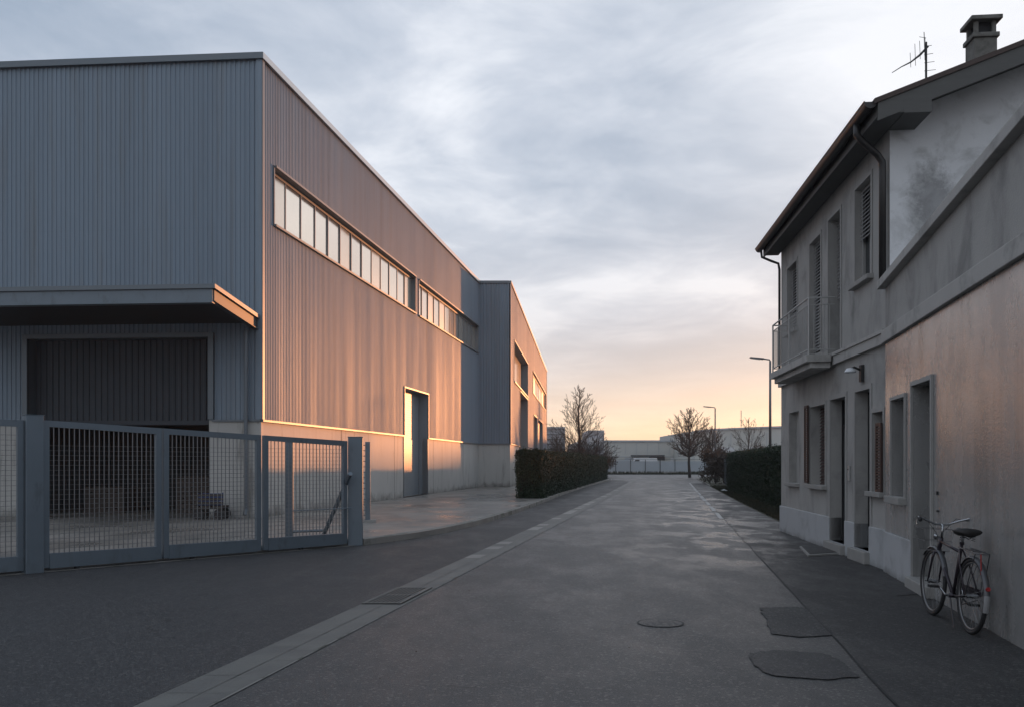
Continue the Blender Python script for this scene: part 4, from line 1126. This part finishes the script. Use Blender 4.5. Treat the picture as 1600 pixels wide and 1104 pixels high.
# gutter and downpipes
def arc_gutter(b, s0, s1, d, z_, r=.085):
    n = 8; ring = [(math.cos(math.pi+math.pi*k/n)*r, math.sin(math.pi+math.pi*k/n)*r) for k in range(n+1)]
    ring += [(x*.9, y*.9) for x, y in ring[::-1]]
    k0 = len(b.v); N = len(ring)
    for s_ in (s0, s1):
        for x, y in ring: b.v.append(tuple(HF.P(s_, d+x, z_+y)))
    for k in range(N): b.f.append((k0+k, k0+(k+1) % N, k0+N+(k+1) % N, k0+N+k))
    for e, s_ in ((0, s0), (1, s1)):
        b.f.append(tuple(k0+e*N+k for k in range(n+1)))
b = MB(HF); arc_gutter(b, ra-.02, rb+.02, ov+.09, HT+.14)
b.tube([HF.P(ra-.02, ov+.175, HT+.14), HF.P(rb+.02, ov+.175, HT+.14)], .012, 6)
b.build('gutter', M['gutter'], roof, fix=True)
b = MB(HF); P = HF.P
b.tube([P(.0, ov+.09, HT+.08), P(.0, ov+.09, HT-.08), P(.0, ov+.02, HT-.17), P(.03, .16, HT-.36), P(.05, .09, HT-.46), P(.05, .085, HT-.6), P(.05, .085, 4.1)], .05, 10)
b.build('downpipe', M['gutter'], house, smooth=True)
b = MB(HF)
b.tube([P(HL+.0, ov+.09, HT+.08), P(HL+.0, ov+.07, HT-.1), P(HL-.02, .22, HT-.2), P(HL-.03, .07, HT-.26), P(HL-.03, .045, HT-.4), P(HL-.03, .045, 3.5)], .028, 10)
b.build('downpipe', M['gutter'], house, smooth=True)
# chimney
chx, chy = 7.12, 13.6
CF = Fr((chx, chy), (.9955, -.0951), (-.0951, -.9955))
b = MB(CF); b.box(-.165, .165, -.165, .165, 6.7, 7.92); ch = b.build('chimney', M['chim'], roof, bevel=.006)
b = MB(CF); b.box(-.195, .195, -.195, .195, 7.92, 7.99); b.build('chimney_ledge', M['chim'], ch, bevel=.012)
b = MB(CF); b.box(-.10, .10, -.10, .10, 7.99, 8.17); b.build('flue', M['black'], ch)
for sx in (-.155, .10):
    for sy in (-.155, .10):
        b = MB(CF); b.box(sx, sx+.055, sy, sy+.055, 7.991, 8.171); b.build('chimney_pier', M['chim'], ch)
b = MB(CF); b.box(-.225, .225, -.225, .225, 8.172, 8.235); b.build('chimney_cap', M['chim'], ch, bevel=.01)
# antenna
ax, ay = (1447-800)/F*13.3, 13.3; az = 6.75
an = thing('tv_antenna', 'thin old television antenna on the house roof left of the chimney', 'antenna', (ax, ay, az))
b = MB(); b.tube([(ax, ay, az), (ax, ay, 7.78)], .016, 6); b.build('mast', M['iron'], an)
b = MB(); bo = [Vector((ax+.03, ay, 7.72)), Vector((ax-.1, ay-.02, 7.58)), Vector((ax-.24, ay-.03, 7.47)), Vector((ax-.38, ay-.03, 7.40)), Vector((ax-.52, ay-.04, 7.31))]
b.tube(bo, [.016, .018, .012, .008, .006], 6); b.build('boom', M['iron'], an)
b = MB()
for q_, L in ((.02, .12), (.1, .15), (.17, .18), (.24, .12)):
    x = ax-q_; zc = 7.72-q_*1.05+.02
    b.tube([(x, ay-.03, zc-L*.8), (x-.01, ay-.03, zc+L)], .004, 4)
for k in range(4): b.tube([(ax-.05, ay-.05, 7.33+k*.12), (ax+.12-.02*k, ay-.05, 7.35+k*.12)], .004, 4)
b.tube([(ax-.03, ay-.03, 7.5), (ax-.03, ay, 7.93)], .006, 4); b.tube([(ax-.10, ay, 7.86), (ax+.0, ay, 7.84)], .004, 4)
b.build('elements', M['iron'], an)
# wall lamp
ls = hs(1349); zl = HF.z(1349, 580)
wl_ = thing('wall_lamp', 'white shaded outdoor wall lamp above the second house door', 'wall lamp', tuple(HF.P(ls, 0, zl)))
b = MB(HF); b.box(ls-.06, ls+.06, .002, .05, zl-.16, zl+.1); b.tube([HF.P(ls, .04, zl+.02), HF.P(ls, .14, zl+.07), HF.P(ls, .2, zl+.04)], .018, 6); b.build('bracket', M['iron'], wl_)
b = MB(); n = 14; c = HF.P(ls, .2, zl)
prev = None
for (r_, dz) in ((.02, .06), (.055, .05), (.09, .0), (.085, -.015)):
    ring = [c+Vector((math.cos(2*math.pi*k/n)*r_, math.sin(2*math.pi*k/n)*r_, dz)) for k in range(n)]; k0 = len(b.v); b.v += [tuple(p) for p in ring]
    if prev is not None: b.f += [(prev+k, prev+(k+1) % n, k0+(k+1) % n, k0+k) for k in range(n)]
    prev = k0
b.build('shade', M['lampglass'], wl_, fix=False)
ic = hs(1328)
b = MB(HF); b.box(ic-.04, ic+.04, .002, .03, 1.25, 1.5); it = thing('intercom', 'small grey intercom plate on the wall between the two house doors', 'intercom', tuple(HF.P(ic, 0, 1.25))); b.build('plate', M['rail'], it, bevel=.004)
b = MB(HF); b.tube([HF.P(ic, .03, 1.44), HF.P(ic, .036, 1.44)], .012, 10); b.build('button', M['black'], it)

# ------------------------------------------------------------------ annexe
AO = Vector((5.38, 12.76, 0))+Vector((-.9955, .0951, 0))*.06
AF = Fr((AO.x, AO.y), (-.2036, -1), (-1, .2036)); As = AF.s
AL = 12.2
ann = thing('annexe', 'low smooth rendered annexe with parapet joined to the near end of the old house', 'annexe', (AO.x, AO.y, 0))
aw = (As(1394), As(1415), 1.10, 2.40); ad = (As(1427), As(1457), .14, 2.50)
b = MB(AF)
zt = lambda s_: 4.02+.048*s_
def aquad(b, a):
    top = a[3] > 3.9
    b.quad((a[0], 0, a[2]), (a[1], 0, a[2]), (a[1], 0, zt(a[1]) if top else a[3]), (a[0], 0, zt(a[0]) if top else a[3]))
for a in cells([aw, ad], 0, AL, 0, 3.3): aquad(b, a)
reveal(b, aw, .25, 0); reveal(b, ad, .25, 0, False)
b.quad((0, 0, 0), (0, -.8, 0), (0, -.8, zt(0)), (0, 0, zt(0)))
b.quad((AL, 0, 0), (AL, -7, 0), (AL, -7, zt(AL)), (AL, 0, zt(AL)))
b.build('wall', M['stucco_annexe'], ann, fix=False)
b = MB(AF); b.quad((0, 0, 3.3), (AL, 0, 3.3), (AL, 0, zt(AL)), (0, 0, zt(0))); b.build('upper_wall', M['stucco'], ann, fix=False)
b = MB(AF)
b.box(0-.03, AL, .001, .055, 0, 0, (3.24, 3.24, 3.42, 3.42)); b.build('band', M['band'], ann, bevel=.008)
b = MB(AF)
b.box(-.09, AL, -.35, .10, 0, 0, (zt(0)+.003, zt(AL)+.003, zt(0)+.12, zt(AL)+.12)); b.build('parapet_cap', M['band'], ann, bevel=.008)
b = MB(AF); b.quad((-.0, -.3, 4.0), (AL, -.3, 4.4), (AL, -7, 4.0), (0, -7, 4.0)); b.build('roof', M['fascia'], ann, fix=False)
b = MB(AF)
b.box(.02, ad[0]-.002, .001, .035, -.02, .58); b.build('plinth', M['plinth'], ann, bevel=.012)
f = MB(AF); f.box(aw[0], aw[1], -.25, -.22, aw[2], aw[3]); w_ = f.build('window', M['door'], ann)
surround(AF, aw, .045, .025).build('surround', M['trimstone'], w_)
f = MB(AF); f.box(aw[0]-.07, aw[1]+.05, -.2, .10, aw[2]-.10, aw[2]-.001); f.build('sill', M['stone'], w_, bevel=.01)
f = MB(AF); f.box(ad[0], ad[1], -.25, -.2, ad[2], ad[3]); w_ = f.build('door', M['door'], ann)
surround(AF, ad, .055, .03).build('surround', M['trimstone'], w_)
f = MB(AF); f.box(ad[0]-.02, ad[1]+.08, -.19, .1, 0, ad[2]-.002); f.build('step', M['stone'], w_, bevel=.012)
f = MB(AF); f.tube([AF.P(ad[1]-.1, -.15, 1.1), AF.P(ad[1]-.22, -.15, 1.1)], .012, 8); f.build('handle', M['chrome'], w_)
sp = As(1466)
MB(AF).box(sp-.02, sp+.02, .001, .02, 1.19, 1.23).build('wall_hook', M['iron'], ann); MB(AF).box(sp-.02, sp+.04, .001, .02, 1.0, 1.02).build('latch', M['iron'], ann)

# ------------------------------------------------------------------ litter by the hedge
c = gp(1131, 768); b = MB()
for k in range(5):
    a = k*1.25; b.poly([(c.x, c.y, .06+.1), (c.x+.2*math.cos(a), c.y+.2*math.sin(a), .07), (c.x+.2*math.cos(a+1.3), c.y+.2*math.sin(a+1.3), .09+.03*(k % 2))])
b.build('litter_bag', M['farwhite'], origin=(c.x, c.y, 0.06), fix=False, label='crumpled white bag lying on the grass below the hedge', cat='litter')

# ------------------------------------------------------------------ bicycle
rc = Vector((4.14, 8.10, 0.0)); fc = Vector((4.275, 9.13, 0.0))
fd = (fc-rc).normalized(); lean = R(2.6)
side0 = Vector((fd.y, -fd.x, 0))              # towards the wall
upv = (Vector((0, 0, 1))*math.cos(lean)+side0*math.sin(lean)).normalized(); sid = (side0*math.cos(lean)-Vector((0, 0, 1))*math.sin(lean)).normalized()
WR = .345
def bk(x, y, z_): return rc+fd*x+sid*y+upv*z_       # x forward from the rear hub, y towards the wall, z above ground
bike = thing('bicycle', 'old dark city bicycle leaning against the annexe wall', 'bicycle', tuple(rc))
WB = (fc-rc).length
def wheel(x, steer, nm):
    cs, sn = math.cos(steer), math.sin(steer)
    def wp(a, r, y=0): # rotate wheel plane about the vertical through the hub
        u = math.cos(a)*r; return bk(x+u*cs-y*sn, u*sn+y*cs, WR+math.sin(a)*r)
    n = 48
    t = MB().tube([wp(2*math.pi*k/n, WR-.02) for k in range(n)], .0195, 10, closed=True).build('tyre', M['rubber'], bike, smooth=True) if False else None
    hub = MB(); hub.tube([wp(0, 0, -.05), wp(0, 0, .05)], .02, 12); hub.tube([wp(0, 0, -.08), wp(0, 0, .08)], .006, 8)
    wh_ = hub.build(nm, M['chrome'], bike)
    MB().tube([wp(2*math.pi*k/n, WR-.02) for k in range(n)], .0195, 10, closed=True).build('tyre', M['rubber'], wh_, smooth=True)
    MB().tube([wp(2*math.pi*k/n, WR-.046) for k in range(n)], .0125, 8, closed=True).build('rim', M['rim'], wh_, smooth=True)
    s = MB()
    for k in range(28):
        a = 2*math.pi*k/28; yo = .03*(1 if k % 2 else -1); off = .35*(1 if k % 4 < 2 else -1)
        s.tube([wp(a+off, .02, yo), wp(a, WR-.05)], .0013, 3, caps=False)
    s.build('spokes', M['rim'], wh_)
    return wp
wpr = wheel(0, 0, 'rear_wheel'); ST = R(-1); wpf = wheel(WB, ST, 'front_wheel')
bb_ = (.46, 0, .285)
fr_ = MB()
seat_t = (.30, 0, .80); head_t = (WB-.185, 0, .80); head_b = (WB-.125, 0, .66)
fr_.tube([bk(*bb_), bk(.385, 0, .53), bk(*seat_t)], .0155, 10)
fr_.tube([bk(*bb_), bk(*head_b)], .0175, 10)
fr_.tube([bk(.325, 0, .71), bk(WB-.165, 0, .765)], .014, 10)
fr_.tube([bk(*head_b), bk(*head_t)], .020, 10)
for s in (-1, 1):
    fr_.tube([bk(0, s*.06, WR), bk(.2, s*.045, .31), bk(*bb_)], .009, 8)
    fr_.tube([bk(0, s*.06, WR), bk(.22, s*.04, .62), bk(.315, s*.012, .74)], .008, 8)
fr_.tube([bk(bb_[0], -.04, bb_[2]), bk(bb_[0], .04, bb_[2])], .024, 12)
fr_.build('frame', M['frame'], bike, smooth=True)
fk = MB()
ca, sa = math.cos(ST), math.sin(ST)
def fkp(x, y, z_): return bk(WB+x*ca-y*sa, x*sa+y*ca, z_)
for s in (-1, 1): fk.tube([fkp(-.125, s*.045, .655), fkp(-.09, s*.05, .58), fkp(-.03, s*.052, .42), fkp(0, s*.055, WR)], [.013, .012, .010, .008], 8)
fk.tube([fkp(-.125, -.05, .655), fkp(-.125, .05, .655)], .014, 8)
fk.build('fork', M['frame'], bike, smooth=True)
hb = MB()
hb.tube([bk(*head_t), fkp(-.20, 0, .93)], .012, 8); hb.tube([fkp(-.20, 0, .92), fkp(-.16, 0, .935)], .015, 8)
hz = .935
hpts = [fkp(-.38, -.28, hz+.05), fkp(-.33, -.275, hz+.07), fkp(-.24, -.25, hz+.075), fkp(-.17, -.16, hz+.04), fkp(-.155, -.06, hz), fkp(-.155, .06, hz), fkp(-.17, .16, hz+.04), fkp(-.24, .25, hz+.075), fkp(-.33, .275, hz+.07), fkp(-.38, .28, hz+.05)]
hb.tube(hpts, .011, 10); h_ = hb.build('handlebar', M['chrome'], bike, smooth=True)
for s in (-1, 1):
    MB().tube([fkp(-.28, s*.264, hz+.073), fkp(-.40, s*.283, hz+.045)], .0175, 10).build('grip', M['rubber'], h_, smooth=True)
    b = MB(); b.tube([fkp(-.24, s*.26, hz+.04), fkp(-.30, s*.285, hz+.01), fkp(-.40, s*.31, hz+.0)], .006, 6); b.build('brake_lever', M['chrome'], h_)
    b = MB(); b.tube([fkp(-.24, s*.26, hz+.04), fkp(-.12, s*.15, hz+.06), fkp(-.10, s*.02, hz-.1), fkp(-.13, s*.02, .68)], .003, 4); b.build('cable', M['rubber'], h_)
# saddle
sx, sz = .255, .905
b = MB(); prof = [(-.15, .05, .0), (-.125, .115, .012), (-.05, .125, .01), (.03, .09, .0), (.09, .045, .0), (.15, .028, .002), (.165, .012, -.002)]
n = 12
for i, (x, wv, dz) in enumerate(prof):
    for k in range(n):
        a = 2*math.pi*k/n; yy = math.cos(a)*wv; zz_ = math.sin(a)*(.042 if math.sin(a) < 0 else .03)
        b.v.append(tuple(bk(sx+x, yy, sz+dz+zz_)))
for i in range(len(prof)-1):
    for k in range(n): b.f.append((i*n+k, i*n+(k+1) % n, (i+1)*n+(k+1) % n, (i+1)*n+k))
b.f.append(tuple(range(n))); b.f.append(tuple((len(prof)-1)*n+k for k in range(n)))
sd_ = b.build('saddle', M['saddle'], bike, smooth=True)
b = MB()
for s in (-1, 1):
    b.tube([bk(sx-.11, s*.05, sz-.03), bk(sx-.03, s*.03, sz-.065), bk(sx+.12, s*.01, sz-.03)], .004, 6)
    b.tube([bk(sx-.09, s*.05+.02*math.cos(q*1.2), sz-.035-q*.004) for q in range(12)], .004, 5)
b.build('springs', M['chrome'], sd_)
MB().tube([bk(.305, 0, .78), bk(.272, 0, .86)], .0125, 8).build('seat_post', M['chrome'], bike)
MB().tube([bk(.302, 0, .785), bk(.298, 0, .81)], .022, 8).build('seat_clamp', M['frame'], bike)
# mudguards
def guard(wp, a0, a1, m, nm, par):
    b = MB(); n = 26; base = 0
    for i in range(n+1):
        a = a0+(a1-a0)*i/n
        for (y, r) in ((-.027, WR+.002), (-.02, WR+.014), (0, WR+.02), (.02, WR+.014), (.027, WR+.002)): b.v.append(tuple(wp(a, r, y)))
    for i in range(n):
        for k in range(4): b.f.append((i*5+k, i*5+k+1, i*5+5+k+1, i*5+5+k))
    o = b.build(nm, m, par, fix=False, smooth=True); return o
rg = guard(wpr, R(20), R(172), M['guard'], 'rear_mudguard', bike)
guard(wpr, R(172), R(196), M['guardtip'], 'mudguard_tip', rg)
fg = guard(wpf, R(40), R(165), M['guard'], 'front_mudguard', bike)
b = MB()
for s in (-1, 1): b.tube([bk(0, s*.07, WR), wpr(R(165), WR+.005, s*.028)], .003, 4); b.tube([bk(0, s*.07, WR), wpr(R(120), WR+.005, s*.028)], .003, 4)
b.build('mudguard_stays', M['guard'], rg)
rx, _, rz = 0, 0, 0
b = MB(); c = wpr(R(160), WR+.03)
b.tube([wpr(R(163), WR+.02), wpr(R(163), WR+.04)], .019, 12); b.build('rear_reflector', M['red'], bike)
# rear rack
b = MB(); rzk = .765
b.tube([bk(.24, -.05, rzk), bk(-.20, -.06, rzk-.02), bk(-.23, -.03, rzk-.02), bk(-.23, .03, rzk-.02), bk(-.20, .06, rzk-.02), bk(.24, .05, rzk)], .0055, 6)
for x in (.15, .0, -.12): b.tube([bk(x, -.055, rzk-.008), bk(x, .055, rzk-.008)], .004, 6)
b.tube([bk(.2, 0, rzk-.006), bk(-.2, 0, rzk-.018)], .004, 6)
for s in (-1, 1): b.tube([bk(-.20, s*.06, rzk-.02), bk(-.04, s*.075, WR+.02)], .0045, 6)
b.build('rear_rack', M['guard'], bike)
MB().tube([bk(-.232, -.025, rzk-.02), bk(-.245, -.02, rzk-.2)], .006, 6).build('rack_strap', M['red'], bike)
# drivetrain
b = MB(); n = 32
for k in range(n): pass
b.tube([bk(bb_[0]+.09*math.cos(2*math.pi*k/n), .055, bb_[2]+.09*math.sin(2*math.pi*k/n)) for k in range(n)], .005, 6, closed=True)
for k in range(5): b.tube([bk(bb_[0], .055, bb_[2]), bk(bb_[0]+.09*math.cos(k*1.256), .055, bb_[2]+.09*math.sin(k*1.256))], .005, 6)
b.tube([bk(bb_[0], -.07, bb_[2]), bk(bb_[0], .07, bb_[2])], .011, 8)
ca_ = R(200)
for s, a in ((1, ca_), (-1, ca_+math.pi)): b.tube([bk(bb_[0], s*.07, bb_[2]), bk(bb_[0]+.17*math.cos(a), s*.08, bb_[2]+.17*math.sin(a))], .009, 8)
cr = b.build('crankset', M['chrome'], bike)
for s, a in ((1, ca_), (-1, ca_+math.pi)):
    x, z_ = bb_[0]+.17*math.cos(a), bb_[2]+.17*math.sin(a); b = MB()
    c8 = [bk(x+dx, s*(.085+dy), z_+dz) for dx in (-.035, .035) for dy in (0, .09) for dz in (-.011, .011)]
    b.add(c8, [(0, 1, 3, 2), (4, 6, 7, 5), (0, 4, 5, 1), (2, 3, 7, 6), (0, 2, 6, 4), (1, 5, 7, 3)]); b.build('pedal', M['rubber'], cr)
b = MB()
for q0, q1 in ((.092, .035), (-.092, -.035)): b.tube([bk(bb_[0], .055, bb_[2]+q0), bk(0, .05, WR+q1)], .0045, 4)
b.build('chain', M['iron'], bike)
b = MB(); b.add([bk(bb_[0]+.05, .07, bb_[2]+.12), bk(-.02, .07, WR+.06), bk(-.04, .07, WR+.0), bk(bb_[0]-.02, .07, bb_[2]+.02), bk(bb_[0]+.05, .062, bb_[2]+.12), bk(-.02, .062, WR+.06), bk(-.04, .062, WR+.0), bk(bb_[0]-.02, .062, bb_[2]+.02)],
    [(0, 1, 2, 3), (4, 5, 6, 7), (0, 1, 5, 4), (1, 2, 6, 5), (2, 3, 7, 6), (3, 0, 4, 7)]); b.build('chain_guard', M['frame'], bike)
b = MB(); b.tube([bk(.36, -.06, .27), bk(.12, -.10, .05), bk(.10, -.11, .03)], .007, 6); b.build('kickstand', M['guard'], bike)
b = MB()
for (z_, w_) in ((.66, .11), (.76, .13), (.88, .15)):
    b.tube([fkp(-.09, -w_, z_), fkp(.12, -w_, z_), fkp(.12, w_, z_), fkp(-.09, w_, z_)], .0022, 4, closed=True)
for u_ in range(7):
    y_ = -1+u_/3
    b.tube([fkp(.10, y_*.11, .66), fkp(.12, y_*.15, .88)], .0015, 4, caps=False)
    b.tube([fkp(-.09+.03*u_, -.11, .66), fkp(-.09+.03*u_, -.15, .88)], .0015, 4, caps=False); b.tube([fkp(-.09+.03*u_, .11, .66), fkp(-.09+.03*u_, .15, .88)], .0015, 4, caps=False)
    b.tube([fkp(-.09, y_*.11, .66), fkp(.12, y_*.11, .66)], .0015, 4, caps=False)
b.build('wire_basket', M['guard'], bike)
b = MB(); b.tube([fkp(-.03, 0, .80), fkp(-.085, 0, .80)], [.032, .018], 12); b.build('headlamp', M['chrome'], bike)

# ------------------------------------------------------------------ fallen leaves and grit
def litter(name, label, line, wd, n, size, m, z0=.014, seed=5):
    r = random.Random(seed); b = MB()
    for _ in range(n):
        k = r.random()*(len(line)-1); j = min(int(k), len(line)-2)
        p = Vector((*line[j], 0)).lerp(Vector((*line[j+1], 0)), k-j); p.x += r.uniform(-1, 1)*abs(r.gauss(0, wd)); a = r.uniform(0, 6.28); q = size*r.uniform(.4, 1.3)
        u = Vector((math.cos(a), math.sin(a), r.uniform(-.3, .3)))*q; v_ = Vector((-math.sin(a), math.cos(a), r.uniform(-.3, .3)))*q*.55; p.z = z0+.3*q
        b.add([p-u, p+v_, p+u, p-v_], [(0, 1, 2, 3)])
    b.build(name, m, fix=False, label=label, cat='leaves', kind='stuff')
litter('fallen_leaves', 'small dry leaves and grit gathered along the foot of the house wall', [(5.95, 20), (5.28, 12.9), (4.2, 7.5)], .12, 260, .018, M['leaf2'])
litter('fallen_leaves', 'dry leaves lying in the gutter below the yard kerb', [(-2.5, 16.9), (-1.2, 19.3), (1.3, 32), (4.5, 54)], .15, 420, .022, M['leaf2'], seed=9)
litter('fallen_leaves', 'scattered dry leaves and grit on the road surface', [(-1.0, 5), (1.5, 14), (4, 28), (7, 45)], 1.6, 160, .014, M['leaf2'], seed=11)

# ------------------------------------------------------------------ haze
hz_ = MB(); hz_.box(-950, 950, -350, 1650, -1.1, 14.2)
hm = bpy.data.materials.new('thin evening haze'); hm.use_nodes = True; hn = NT(hm.node_tree); hn.n.clear()
ho = hn.node('ShaderNodeOutputMaterial'); pv = hn.node('ShaderNodeVolumePrincipled'); pv.inputs['Color'].default_value = (.86, .88, .92, 1)
pv.inputs['Density'].default_value = .0005; pv.inputs['Anisotropy'].default_value = .3
hn.l.new(pv.outputs[0], ho.inputs['Volume'])
ob = hz_.build('haze', hm, kind='stuff', label='thin evening haze over the far end of the street', cat='haze')
